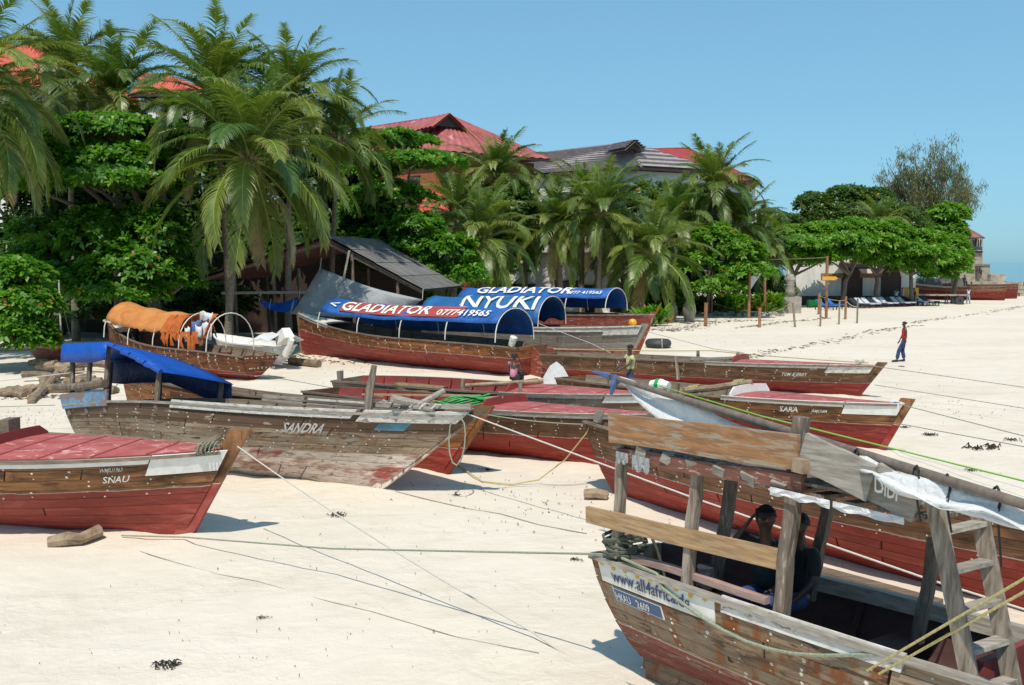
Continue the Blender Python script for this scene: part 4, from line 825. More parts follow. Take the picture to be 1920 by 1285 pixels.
# bulwark rail and step
NB.board('bulwark_board', -1, .215, .42, .90, 1.02, M['white_worn'], .012, .03)
nbeam('loose_rail', NB.w(NB.P(.035, 1.0, -1)+Vector((0, .07, .06))), NB.w(NB.P(.265, 1.0, -1)+Vector((0, .07, .07))), .07, .06, pm('pink_rail', (.46, .30, .26), (.3, .19, .16), 4, (1, 4, 4), rnd=0))
NB.thwart(.34, .72, .3, M['inner_dark']); NB.thwart(.14, .75, .3, M['inner_dark'])
pb = MB(); y_ = .8; pb.box((NB.L*.47, .0, .75), (.06, 1.2, .9)); pb.build('bulkhead', M['inner_red'], b.o)
NB.board('inner_shelf', 1, .22, .46, .90, 1.02, M['grey_wood_x'], -.12, .04)
mb = MB(); mb.tube([W(1322, 1100, 8.9), W(1322, 1062, 8.9)], .09, 10); mb.build('drum', M['dark_cloth'], b.o, world=True)
# ladder leaning on the roof
ld = thing('ladder', 'grey plank ladder leaning against the timber roof at lower right', 'ladder', (3.42, 6.25, .02))
l0, l1 = Vector((3.44, 6.28, .02)), W(1738, 922, 6.98)+Vector((0, -.10, 0)); r0, r1 = l0+XA*.10+XP*.40, l1+XA*.10+XP*.48
def plank_w(name, a, c, w_, h, m_, up, parent, jit=.004):
    mb = MB(); mb.beam(a, c, w_, h, up); mb.jitter(jit); return mb.build(name, m_, parent, world=True)
for a, c in ((l0, l1), (r0, r1)): plank_w('ladder_rail', a, c, .13, .035, M['grey_wood'], XP, ld)
for k in range(9):
    f = .06+.105*k; plank_w('ladder_step', l0.lerp(l1, f), r0.lerp(r1, f), .10, .035, M['grey_wood_x'], (0, 0, 1), ld)
# yard with its furled sail, lying on the roof
ya, yb = W(1146, 707, 13.2), W(1960, 958, 5.75)
yd = thing('yard', 'long round yard with furled white sail laid on the timber roof', 'spar', ya)
mb = MB(); pts = [ya.lerp(yb, i/12)for i in range(13)]; mb.tube(pts, [.026+.020*math.sin(i/12*math.pi*.8+.2) for i in range(13)], 9); mb.build('spar', M['yard'], yd, world=True, smooth=True)
mb = MB(); mb.tube([ya, W(1125, 700, 13.5), W(1112, 697, 13.6)], [.05, .03, .015], 7); mb.tube([W(1160, 706, 13.0), W(1150, 722, 13.0), W(1146, 740, 13.0)], [.07, .05, .02], 7); mb.build('halyard_wrap', M['blue_cloth'], yd, world=True)
rows = []
low = [(1168, 712, 13.0), (1192, 748, 12.3), (1228, 790, 11.5), (1300, 825, 10.4), (1390, 840, 9.5), (1470, 852, 8.8), (1560, 872, 7.9), (1640, 885, 6.98), (1690, 926, 6.62), (1760, 950, 6.4), (1840, 962, 6.15), (1945, 1005, 5.75)]
for i, (u, v, Y_) in enumerate(low):
    f = i/(len(low)-1); g = .02+.96*f; base = W(*[(1160, 706, 13.1), (1215, 727, 12.2), (1270, 750, 11.2), (1340, 778, 10.2), (1410, 801, 9.4), (1480, 822, 8.7), (1560, 846, 8.0), (1625, 860, 7.45), (1690, 885, 7.0), (1770, 908, 6.65), (1850, 930, 6.3), (1945, 955, 5.9)][i]); lo_ = W(u, v, Y_); row = []
    for j in range(9):
        h = j/8; p = base.lerp(lo_, h); p += Vector((-.3, -.3, .12)).normalized()*.07*math.sin(h*math.pi*3+i*.9)*(h*(1.2-h)*2)+Vector((0, 0, -.06*math.sin(h*math.pi))); row.append(p)
    rows.append(row)
fine = []
for i in range(len(rows)-1):
    for k in range(4):
        t_ = k/4; fine.append([rows[i][j].lerp(rows[i+1][j], t_)+Vector((0, -.012, .02))*math.sin((i*4+k)*.75+j*1.1) for j in range(9)])
fine.append(rows[-1]); MB().sheet(fine, .008).build('sail', M['sail'], yd, world=True, smooth=True)
for (u, v, Y_) in ((1432, 806, 9.2), (1480, 822, 8.65), (1606, 862, 7.5), (1718, 895, 6.85), (1775, 912, 6.6), (1868, 936, 6.2)):
    c = W(u, v, Y_); mb = MB(); mb.tube([c+Vector((.0, .05*math.cos(j*.8), .085*math.sin(j*.8))) for j in range(9)], .01, 5)
    if u > 1590: mb.tube([c+Vector((-.01, -.06, -.03)), c+Vector((-.03, -.1, -.15)), c+Vector((.0, -.1, -.30 if u < 1800 else -.42))], .008, 5)
    mb.build('sail_tie', M['black'], yd, world=True)
# ================================================================== palms
def frond_mesh(a0, droop, seed, dry=False, n=76):
    """coconut frond of unit length 5 m in the x-z plane: elevation a0 at the base bending down by droop along its length"""
    r = random.Random(seed); Lf = 5.0; ns = 26; pts = []; p = Vector((0, 0, 0)); tw = r.uniform(-.6, .6); g0_ = r.uniform(.2, .9); gap_ = (g0_, g0_+.14); dk = r.uniform(.75, 1.25)
    for i in range(ns+1):
        f = i/ns; a = a0-droop*f**1.35; pts.append((p.copy(), a)); d = Vector((math.cos(a), math.sin(tw*f)*.35*f, math.sin(a))); p += d*(Lf/ns)
    mb = MB(); mb.tube([q for q, a in pts[::2]], [.045*(1-.85*i/(len(pts[::2])-1)) for i in range(len(pts[::2]))], 4, mi=1, cap=False)
    at = [0.0]*len(mb.v); V = mb.v; F = mb.f
    for k in range(n):
        f = .13+.87*(k+.5)/n; i = f*ns; i0 = min(int(i), ns-1); q = pts[i0][0].lerp(pts[i0+1][0], i-i0); a = pts[i0][1]; t = Vector((math.cos(a), 0, math.sin(a)))
        nrm = Vector((-math.sin(a), 0, math.cos(a)))
        ll = (1.12*math.sin(min(1, (f-.05)*2.6)*math.pi/2)*(1-.62*max(0, (f-.45)/.55)**1.3))*r.uniform(.88, 1.08)
        for sgn in (-1, 1):
            if r.random() < (.5 if gap_[0] < f < gap_[1] else .05): continue
            fw = .45+.75*f+r.uniform(-.1, .1); up = .28+r.uniform(-.12, .12)
            d = (Vector((0, sgn, 0))+t*fw+nrm*up).normalized(); c = q.copy(); w_ = .029 if f < .9 else .021; n0 = len(V); segs = 4
            wd_ = (t-d*t.dot(d)).normalized()
            drp = dk*(.72 if not dry else 1.1)+r.uniform(-.1, .25)
            for s_ in range(segs+1):
                ww = w_*(1-(s_/segs)**2*.95)+.002
                V.append(tuple(c-wd_*ww)); V.append(tuple(c+wd_*ww)); at += [s_/segs*.75+.25*f]*2
                d = (d+Vector((0, 0, -drp*.62*(s_+.6)/segs))).normalized(); c = c+d*(ll/segs)
            for s_ in range(segs): F.append((n0+2*s_, n0+2*s_+1, n0+2*s_+3, n0+2*s_+2)); mb.mi.append(0)
    mb.at = {'rnd': at}
    return mb.mesh('frond', [M['frond_dry' if dry else 'frond'], M['rachis']])
FR = {}
for key, a0, dr in (('spear', 84, 14), ('up', 72, 42), ('high', 58, 72), ('mid', 38, 92), ('out', 14, 88), ('low', -12, 82), ('hang', -42, 55)):
    FR[key] = [frond_mesh(R(a0+j*5-10), R(dr+j*8-16), len(FR)*10+j) for j in range(5)]
FR['dry'] = [frond_mesh(R(-48), R(45), 91, True), frond_mesh(R(-60), R(35), 92, True)]
CROWN_FULL = ['spear']*2+['up']*5+['high']*7+['mid']*8+['out']*8+['low']*7+['hang']*4+['dry']
CROWN_TALL = ['spear']*3+['up']*7+['high']*8+['mid']*8+['out']*8+['low']*8+['hang']*5+['dry']*2
CROWN_OPEN = ['spear']*1+['up']*4+['high']*5+['mid']*6+['out']*7+['low']*5+['hang']*2
def palm(label, u, v, Y, base_u=None, base_v=None, size=5.0, crown=CROWN_FULL, seed=0, tr=.16, hang_on=True):
    r = random.Random(seed); c = W(u, v, Y)
    if base_v: g = G(base_u, base_v)
    else: g = Vector((c.x if base_u is None else (base_u-960)/FPX*Y, Y, 0))
    o = thing('palm_tree', label, 'palm tree', (g.x, g.y, 0)); lc = c-g
    mb = MB(); n = 11; pts = []; rs = []
    for i in range(n):
        f = i/(n-1); pts.append(Vector((lc.x*f**1.6, lc.y*f**1.3, lc.z*f))); rs.append(tr*(1.35-.55*f+(.5*(1-f)**6))*(1+.05*(i % 2)))
    mb.tube(pts, rs, 9); mb.build('trunk', M['palm_trunk'], o, smooth=True)
    mb = MB()
    for k in range(14): a = k*2.4; mb.tube([lc+Vector((0, 0, -.25)), lc+Vector((.30*math.cos(a), .30*math.sin(a), -.15+.02*k)), lc+Vector((.55*math.cos(a), .55*math.sin(a), -.05+.045*k))], [.14, .09, .035], 5)
    mb.build('boot_fibre', M['log'], o)
    for k, key in enumerate(crown):
        me = r.choice(FR[key]); f = link('frond', me, o); f.location = lc+Vector((0, 0, .1*k/len(crown)-.1)); sc = size/5*r.uniform(.86, 1.08)*(.8 if key in ('spear',) else 1)
        f.rotation_euler = (r.uniform(-.12, .12), r.uniform(-.1, .1), k*2.39996+r.uniform(-.3, .3)); f.scale = (sc, sc, sc)
    return o
PALMS = [
 ('palm with huge crown above the rusty shed roof, nearest of all palms', 468, 300, 43.5, 425, None, 5.6, CROWN_TALL, 3),
 ('palm whose upright fronds reach highest above the left trees', 405, 185, 48, 430, None, 5.4, CROWN_FULL, 4),
 ('palm right of the highest palm, bent fronds against the sky', 545, 195, 50, 540, None, 4.9, CROWN_FULL, 5),
 ('palm between the huge-crowned palm and the pink red roof', 635, 262, 53, 620, None, 4.6, CROWN_OPEN, 6),
 ('palm standing before the orange roof at top left', 125, 130, 52, 140, None, 4.6, CROWN_FULL, 7),
 ('palm with wide fronds in the gap between two orange roofs', 215, 190, 50, 220, None, 4.6, CROWN_FULL, 8),
 ('palm at left edge with long yellow green fronds hanging in', -70, 170, 41, -60, None, 5.6, CROWN_TALL, 9),
 ('palm at left edge lower crown behind leafy tree', 40, 265, 55, 20, None, 4.6, CROWN_OPEN, 17),
 ('short palm with grey drooping fronds behind the blue canopies', 900, 455, 62, 905, None, 4.7, CROWN_FULL, 10),
 ('taller palm before the brown hotel, left of grey roof', 930, 335, 74, 925, None, 4.7, CROWN_FULL, 11),
 ('palm with straight thin trunk before the white wall', 1045, 425, 71, 1052, None, 4.6, CROWN_FULL, 12),
 ('palm with thick trunk in front of the grey tiled roof', 1128, 400, 70, 1122, None, 5.0, CROWN_FULL, 13),
 ('leaning palm nearest the rope posts, bare trunk curving right', 1222, 478, 69, 1200, 606, 5.1, CROWN_FULL, 14),
 ('palm below the dark red roof corner with balcony', 1338, 352, 80, 1330, None, 5.2, CROWN_TALL, 15),
 ('low palm with yellowing fronds left of the flat topped trees', 1425, 468, 84, 1420, None, 4.6, CROWN_OPEN+['low']*3+['dry'], 16),
 ('palm half hidden left of the straight trunked palm', 985, 415, 77, 985, None, 4.8, CROWN_FULL, 21),
 ('palm rising behind the thick trunked palm, crown under grey eaves', 1095, 375, 80, 1090, None, 4.2, CROWN_FULL, 22),
 ('palm crown filling the gap right of the thick trunked palm', 1262, 420, 78, 1255, None, 5.0, CROWN_FULL, 23),
 ('low palm crown between thick trunked and leaning palms', 1165, 470, 76, 1170, None, 4.6, CROWN_FULL, 24),
 ('short palm behind the small bright green tree', 1385, 425, 82, 1380, None, 4.8, CROWN_FULL, 25),
 ('palm crown low beside the layered leafy tree', 855, 400, 68, 850, None, 4.4, CROWN_FULL, 26),
 ('small far palm among the trees under the tall feathery tree', 1645, 425, 104, 1645, None, 4.4, CROWN_OPEN, 18)]
for p in PALMS: palm(p[0], p[1], p[2], p[3], p[4], p[5], p[6], p[7], p[8], tr=.125 if p[3] < 60 else .17)
# ================================================================== leafy trees
def rosettes(pads, size, per=7, wid=.44, seed=0, up=.5, jit=.35, shell=.55, gaps=.42):
    """leaf quads in whorls on the skin of flattened pads. pads: centre, (rx, ry, rz), count"""
    g = np.random.default_rng(seed); C = []; A = []
    for c, rad, n in pads:
        d = g.normal(size=(n*2, 3)); d /= np.linalg.norm(d, axis=1)[:, None]; d[:, 2] = np.where(d[:, 2] < -.25, -d[:, 2], d[:, 2])
        ph = g.uniform(0, 6.28, 3); lump = np.sin(d[:, 0]*6+ph[0])*np.sin(d[:, 1]*6+ph[1])+.6*np.sin(d[:, 2]*8+ph[2]+d[:, 0]*9)
        keep = lump > -gaps*1.2; d = d[keep][:n]; lump = lump[keep][:n]
        r = 1-shell*g.random(len(d))**2.2; r *= 1+.10*lump
        C.append(np.array(c)+d*r[:, None]*np.array(rad)); A.append(d)
    C = np.concatenate(C); A = np.concatenate(A); n = len(C)
    A = A*(1-up)+np.array([0, 0, 1])*up+g.normal(scale=jit*.5, size=(n, 3)); A /= np.linalg.norm(A, axis=1)[:, None]
    ref = g.normal(size=(n, 3)); X = np.cross(A, ref); X /= np.linalg.norm(X, axis=1)[:, None]; Y = np.cross(A, X)
    V = np.empty((n, per, 4, 3), dtype=np.float32); rn = np.empty((n, per, 4), dtype=np.float32); base = g.random(n)
    for k in range(per):
        th = 6.283*k/per+g.uniform(-.35, .35, n); el = g.uniform(-.05, .75, n); s = size*g.uniform(.65, 1.2, n)
        e = X*np.cos(th)[:, None]+Y*np.sin(th)[:, None]; dr = e*np.cos(el)[:, None]+A*np.sin(el)[:, None]; w = np.cross(dr, A); w /= np.linalg.norm(w, axis=1)[:, None]+1e-6
        fold = A*(.10*s)[:, None]
        V[:, k, 0] = C; V[:, k, 1] = C+dr*(s*.62)[:, None]+w*(s*wid*.5)[:, None]+fold; V[:, k, 2] = C+dr*s[:, None]-np.array([0, 0, 1])*(s*.12)[:, None]; V[:, k, 3] = C+dr*(s*.62)[:, None]-w*(s*wid*.5)[:, None]+fold
        rn[:, k, :] = np.clip(base*.6+.4*g.random(n), 0, 1)[:, None]
    V = V.reshape(-1, 3); F = np.arange(len(V)).reshape(-1, 4); return V, F, rn.reshape(-1)
def tree(name, label, base, pads_px, Y, size, mat_, trunk_top=None, per=7, wid=.44, seed=0, limbs=True, up=.5, tr=.18, cat='tree', group=None, depth=.8, gaps=.42, lean=(0, 0), shell=.55):
    """pads_px: (u, v, rx px, ry px, count, dY)"""
    g = Vector((base[0], base[1], 0)); o = thing(name, label, cat, g, group=group); pads = []; k = Y/FPX
    for (u, v, rx, ry, n, dy) in pads_px:
        c = W(u, v, Y+dy)-g; pads.append(((c.x, c.y, c.z), (rx*k*1.06, max(rx, ry)*k*depth, ry*k*1.12), int(n*1.55)))
    V, F, rn = rosettes(pads, size, per, wid, seed, up, gaps=gaps, shell=shell)
    link('crown', npmesh('crown', V, F, mat_, {'rnd': rn}), o)
    r = random.Random(seed)
    zt = trunk_top if trunk_top else min(p[0][2] for p in pads)*.75
    top = Vector((lean[0], lean[1], zt)); mb = MB(); mb.tube([Vector((0, 0, -.1)), top*.4+Vector((r.uniform(-.15, .15), 0, 0)), top*.75+Vector((r.uniform(-.2, .2), 0, 0)), top], [tr*1.5, tr*1.1, tr, tr*.85], 8); mb.build('trunk', M['trunk'], o, smooth=True)
    if limbs:
        for c, rad, n in pads:
            c = Vector(c); e = c-Vector((0, 0, rad[2]*.5)); m_ = top.lerp(e, .5)+Vector((r.uniform(-.3, .3), r.uniform(-.2, .2), r.uniform(-.1, .4)))
            mb = MB(); mb.tube([top-Vector((0, 0, .15)), m_, e, e.lerp(c, .7)+Vector((rad[0]*.4*r.uniform(-1, 1), 0, 0))], [tr*.7, tr*.45, tr*.25, tr*.1], 6); mb.build('limb', M['trunk'], o)
    return o
tree('almond_tree', 'broad dark leafed tree filling the left side behind the orange awning', (-18.5, 50), [(215, 252, 125, 28, 520, 0), (120, 300, 70, 34, 330, -1), (235, 312, 105, 34, 430, -1.2), (320, 262, 55, 30, 240, .5), (190, 345, 150, 24, 430, -1.5), (75, 345, 50, 24, 200, -1), (300, 350, 60, 22, 200, -.5), (185, 445, 62, 48, 330, -2), (288, 452, 62, 58, 370, -2.2), (250, 505, 85, 40, 330, -2.5), (120, 470, 40, 40, 150, -1), (60, 440, 45, 25, 120, 0), (120, 535, 70, 30, 260, -2.5), (225, 555, 80, 24, 260, -3), (325, 530, 50, 34, 220, -2), (60, 500, 45, 35, 180, -1)], 48, .36, M['leaf'], 5.5, seed=31, tr=.3)
tree('almond_tree', 'leafy bush hanging in at left edge above the driftwood', (-21.0, 38.5), [(30, 520, 62, 30, 260, 0), (45, 575, 55, 32, 260, -.5), (20, 620, 70, 32, 260, -.6), (62, 640, 40, 28, 170, -.8), (-20, 560, 60, 60, 240, .3)], 38, .34, M['leaf'], .9, seed=32, tr=.12)
tree('almond_tree', 'layered leafy tree between the tallest palms and the pink red roof', (-8.2, 62), [(725, 266, 82, 18, 330, 0), (770, 306, 92, 17, 360, -1), (690, 330, 55, 24, 200, 0), (730, 372, 72, 26, 300, -1), (690, 400, 48, 30, 200, -.5), (770, 425, 60, 24, 240, -1.4), (835, 470, 55, 28, 230, -1.8), (720, 455, 55, 36, 230, -.5), (815, 520, 50, 26, 150, -1.6), (660, 470, 40, 50, 160, .5), (760, 480, 50, 30, 200, -1.5), (690, 500, 50, 30, 180, -.5), (870, 520, 40, 30, 160, -2)], 60, .36, M['leaf'], 4, seed=33, tr=.25)
tree('almond_tree', 'small bright green tree behind the two tall bamboo poles', (15.7, 77), [(1340, 450, 42, 26, 220, 0), (1385, 475, 48, 24, 250, -.5), (1400, 515, 52, 24, 260, -.8), (1350, 540, 44, 18, 180, -1), (1310, 500, 38, 28, 150, 0)], 75, .38, M['leaf_far'], 2.2, seed=34, tr=.12)
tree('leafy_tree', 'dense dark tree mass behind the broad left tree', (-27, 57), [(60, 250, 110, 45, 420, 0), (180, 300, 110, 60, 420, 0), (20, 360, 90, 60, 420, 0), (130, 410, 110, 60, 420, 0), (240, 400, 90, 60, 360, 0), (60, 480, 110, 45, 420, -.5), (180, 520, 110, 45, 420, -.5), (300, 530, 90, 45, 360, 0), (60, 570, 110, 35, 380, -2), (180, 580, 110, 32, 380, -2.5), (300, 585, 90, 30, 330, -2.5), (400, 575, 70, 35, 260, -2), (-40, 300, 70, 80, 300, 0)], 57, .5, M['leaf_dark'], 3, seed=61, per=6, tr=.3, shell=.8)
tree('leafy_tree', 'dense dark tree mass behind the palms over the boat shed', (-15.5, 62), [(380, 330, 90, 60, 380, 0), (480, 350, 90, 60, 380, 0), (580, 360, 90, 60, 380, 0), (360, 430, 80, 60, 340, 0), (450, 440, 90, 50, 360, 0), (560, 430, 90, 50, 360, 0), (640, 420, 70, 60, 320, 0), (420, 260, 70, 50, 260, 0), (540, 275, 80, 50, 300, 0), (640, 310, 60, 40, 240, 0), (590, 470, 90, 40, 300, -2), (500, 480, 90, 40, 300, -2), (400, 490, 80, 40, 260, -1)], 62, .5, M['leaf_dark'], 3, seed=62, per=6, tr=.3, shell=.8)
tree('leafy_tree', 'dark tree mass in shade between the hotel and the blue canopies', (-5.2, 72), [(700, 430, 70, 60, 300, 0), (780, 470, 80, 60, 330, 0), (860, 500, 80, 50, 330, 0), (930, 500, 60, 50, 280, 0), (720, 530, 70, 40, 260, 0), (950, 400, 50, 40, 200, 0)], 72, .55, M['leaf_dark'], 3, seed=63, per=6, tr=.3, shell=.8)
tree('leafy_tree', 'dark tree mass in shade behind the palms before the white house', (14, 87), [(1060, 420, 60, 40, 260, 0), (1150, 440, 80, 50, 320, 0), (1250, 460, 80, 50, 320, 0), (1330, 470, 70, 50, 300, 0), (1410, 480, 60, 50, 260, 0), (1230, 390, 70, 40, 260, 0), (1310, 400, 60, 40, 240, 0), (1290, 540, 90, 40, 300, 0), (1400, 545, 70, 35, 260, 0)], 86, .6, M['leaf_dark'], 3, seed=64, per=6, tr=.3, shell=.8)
FT = [('first flat topped shade tree, nearest the stone pedestal', 27.5, 92.5, 1510, 455, 62, 1, 1525), ('second flat topped shade tree, forked trunk left of the arched door', 31.8, 93, 1575, 447, 66, 2, 1590), ('third flat topped shade tree, right of the arched door', 35.8, 94, 1640, 452, 64, 3, 1668), ('fourth flat topped shade tree, over the last loungers', 39.4, 94.5, 1705, 468, 62, 4, 1712), ('fifth flat topped shade tree, lowest and farthest right', 46.4, 101, 1756, 480, 50, 5, 1778)]
for lb, x_, y_, u, v, rx, sd_, tu in FT:
    tree('almond_tree', lb, (x_, y_), [(u-28, v-8, rx*.62, 20, 260, 0), (u+26, v-14, rx*.62, 20, 260, -.6), (u, v+6, rx, 17, 360, -1.4), (u-34, v+26, rx*.55, 14, 190, -1.8), (u+34, v+26, rx*.55, 14, 190, -1.8), (u+4, v+38, rx*.6, 11, 150, -1.2)], y_, .42, M['leaf_far'], 3.2, seed=40+sd_, tr=.2, per=6, group='flat topped shade trees along the promenade', lean=(random.Random(sd_).uniform(-.6, .9), 0))
tree('leafy_tree', 'dark round tree peeking over the left of the flat topped trees', (33, 113), [(1480, 425, 42, 20, 300, 0), (1525, 388, 34, 22, 300, 0), (1545, 410, 40, 26, 300, -.6)], 113, .5, M['leaf_mid'], 5, seed=51, per=5)
tree('leafy_tree', 'dark spreading tree left below the tall feathery tree', (39, 114), [(1585, 372, 38, 20, 320, 0), (1625, 380, 44, 24, 360, 0), (1600, 410, 56, 30, 380, -1)], 114, .5, M['leaf_mid'], 5, seed=52, per=5, tr=.25)
tree('leafy_tree', 'yellow green drooping tree right of the small far palm', (42.5, 106), [(1690, 425, 52, 30, 420, 0), (1715, 455, 44, 26, 300, -.8), (1668, 402, 36, 20, 220, .5)], 106, .5, M['leaf_neem'], 4, seed=53, per=5, wid=.3)
tree('leafy_tree', 'glossy green tree partly hiding the old stone building', (49.5, 108), [(1780, 405, 34, 20, 300, 0), (1782, 440, 28, 26, 300, -.4), (1796, 488, 24, 26, 260, -.8), (1758, 450, 34, 34, 260, 0)], 108, .5, M['leaf_far'], 4, seed=54, per=6)
tree('leafy_tree', 'round dark trees line behind the red roof, at its right', (27, 118), [(1440, 420, 30, 24, 240, 0), (1465, 440, 30, 24, 240, 0)], 118, .5, M['leaf_neem'], 4, seed=55, per=5)
def casuarina():
    Y = 121; g0 = Vector(((1738-960)/FPX*Y, Y, 0)); o = thing('casuarina_tree', 'tall feathery grey green tree above everything at right', 'tree', g0); r = random.Random(5); k = Y/FPX
    V = []; F = []; rn = []
    base = Vector((0, 0, 6.5)); mb = MB(); mb.tube([(0, 0, -.1), (.3, 0, 3.5), base], [.5, .4, .35], 8); mb.build('trunk', M['trunk'], o)
    ends = [(1650, 330), (1662, 305), (1690, 288), (1715, 283), (1745, 276), (1772, 268), (1790, 290), (1800, 318), (1815, 332), (1832, 352), (1828, 372), (1770, 310), (1735, 310), (1700, 320), (1680, 345), (1720, 345), (1755, 340), (1785, 350), (1808, 375), (1665, 375), (1640, 390), (1705, 380), (1745, 385), (1790, 395)]
    for i, (u, v) in enumerate(ends):
        e = W(u, v, Y+r.uniform(-3, 3))-g0; m1 = base.lerp(e, .45)+Vector((r.uniform(-.6, .6), r.uniform(-.6, .6), r.uniform(.2, 1.1))); pts = [base, m1, e.lerp(m1, .3), e]
        mb = MB(); mb.tube(pts, [.20, .13, .07, .02], 5); mb.build('limb', M['trunk'], o)
        cl = [(m1.lerp(e, r.uniform(.1, 1.05)) if r.random() < .8 else base.lerp(m1, r.uniform(.4, 1)))+Vector((r.gauss(0, .55), r.gauss(0, .55), r.gauss(0, .45))) for _ in range(16)]
        for q in range(900):
            f = r.random()**.55; c = (base.lerp(m1, f*2) if f < .5 else m1.lerp(e, f*2-1)) if f > .25 else m1.lerp(e, r.random())
            c = c+Vector((r.gauss(0, .5), r.gauss(0, .5), r.gauss(0, .4))) if q % 5 == 0 else r.choice(cl)+Vector((r.gauss(0, .36), r.gauss(0, .36), r.gauss(0, .30))); l = r.uniform(.35, .8); d = Vector((r.uniform(-.5, .5), r.uniform(-.5, .5), -r.uniform(.4, 1))).normalized(); up = r.random() < .25
            if up: d.z = abs(d.z)
            w_ = d.cross(Vector((r.uniform(-1, 1), r.uniform(-1, 1), .2))).normalized()*.04; n0 = len(V)
            V += [tuple(c-w_*.6), tuple(c+d*l*.5-w_), tuple(c+d*l), tuple(c+d*l*.5+w_)]; F.append((n0, n0+1, n0+2, n0+3)); rn += [r.random()]*4
    link('crown', npmesh('crown', V, F, M['leaf_casuarina'], {'rnd': rn}), o)
casuarina()
def shrub(label, u, v, h, n, mat_, seed, blade=False, wpx=1.0, group='garden plants behind the rope posts'):
    p = G(u, v); o = thing('garden_plant', label, 'plant', p, group=group); r = random.Random(seed); V = []; F = []; rn = []
    for i in range(n):
        a = r.uniform(0, 6.28); c = Vector((r.gauss(0, .28)*wpx, r.gauss(0, .22), r.uniform(0, h*.55))); l = h*r.uniform(.35, .7)
        d = Vector((math.cos(a)*.7, math.sin(a)*.7, r.uniform(.4, 1.3))).normalized(); w_ = d.cross(Vector((0, 0, 1))).normalized()*(l*.10+.03); n0 = len(V); m_ = c+d*l*.55; e = c+d*l+Vector((math.cos(a), math.sin(a), -.5))*l*.2
        V += [tuple(c), tuple(m_-w_), tuple(e), tuple(m_+w_)]; F.append((n0, n0+1, n0+2, n0+3)); rn += [r.random()]*4
    link('foliage', npmesh('foliage', V, F, mat_, {'rnd': rn}), o); mb = MB(); mb.tube([(0, 0, -.05), (0, 0, h*.4)], [.05, .03], 5); mb.build('stem', M['trunk'], o)
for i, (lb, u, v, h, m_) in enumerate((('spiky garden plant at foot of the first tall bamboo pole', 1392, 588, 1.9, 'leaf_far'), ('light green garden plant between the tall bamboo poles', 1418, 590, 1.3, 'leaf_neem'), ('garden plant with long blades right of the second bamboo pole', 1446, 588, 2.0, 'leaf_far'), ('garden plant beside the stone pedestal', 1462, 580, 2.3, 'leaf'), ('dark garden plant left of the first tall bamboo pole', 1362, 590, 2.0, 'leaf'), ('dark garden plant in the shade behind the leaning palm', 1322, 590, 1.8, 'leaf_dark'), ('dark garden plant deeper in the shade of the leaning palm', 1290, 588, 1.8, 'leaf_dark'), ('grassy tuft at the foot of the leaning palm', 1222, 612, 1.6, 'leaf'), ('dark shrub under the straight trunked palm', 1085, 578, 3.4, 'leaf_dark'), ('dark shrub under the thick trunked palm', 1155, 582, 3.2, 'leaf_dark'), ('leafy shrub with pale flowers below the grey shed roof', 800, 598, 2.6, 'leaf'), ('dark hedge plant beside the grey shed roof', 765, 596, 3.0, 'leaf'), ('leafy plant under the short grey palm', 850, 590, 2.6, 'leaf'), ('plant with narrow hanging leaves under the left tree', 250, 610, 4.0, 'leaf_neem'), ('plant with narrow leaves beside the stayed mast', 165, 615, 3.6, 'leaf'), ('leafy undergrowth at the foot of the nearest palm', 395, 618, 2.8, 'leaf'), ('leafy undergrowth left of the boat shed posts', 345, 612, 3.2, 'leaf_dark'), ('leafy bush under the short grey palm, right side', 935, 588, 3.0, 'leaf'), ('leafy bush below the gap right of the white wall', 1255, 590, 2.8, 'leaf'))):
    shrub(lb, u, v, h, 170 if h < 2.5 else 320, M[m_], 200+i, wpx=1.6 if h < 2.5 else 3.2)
# ================================================================== buildings
def corrug(mb, A, B, C, D, n, amp, horiz=False):
    """roof slope A-B eave, D-C ridge; n ribs raised by amp, running up the slope (or along it when horiz)"""
    A, B, C, D = (Vector(p) for p in (A, B, C, D)); nr = (B-A).cross(D-A).normalized()
    if nr.z < 0: nr = -nr
    rows = []
    if not horiz:
        for i in range(2*n+1):
            f = i/(2*n); o = nr*(amp if i % 2 else 0); rows.append([A.lerp(B, f)+o, D.lerp(C, f)+o])
    else:
        for i in range(n):
            f0, f1 = i/n, (i+1)/n; rows.append([A.lerp(D, f0)+nr*amp, B.lerp(C, f0)+nr*amp]); rows.append([A.lerp(D, f1), B.lerp(C, f1)])
    mb.grid(rows)
    mb.add([A-nr*.12, B-nr*.12, C-nr*.12, D-nr*.12], [(0, 1, 2, 3)])
def wallbox(mb, x0, x1, y0, y1, z0, z1): mb.box(((x0+x1)/2, (y0+y1)/2, (z0+z1)/2), (x1-x0, y1-y0, z1-z0))
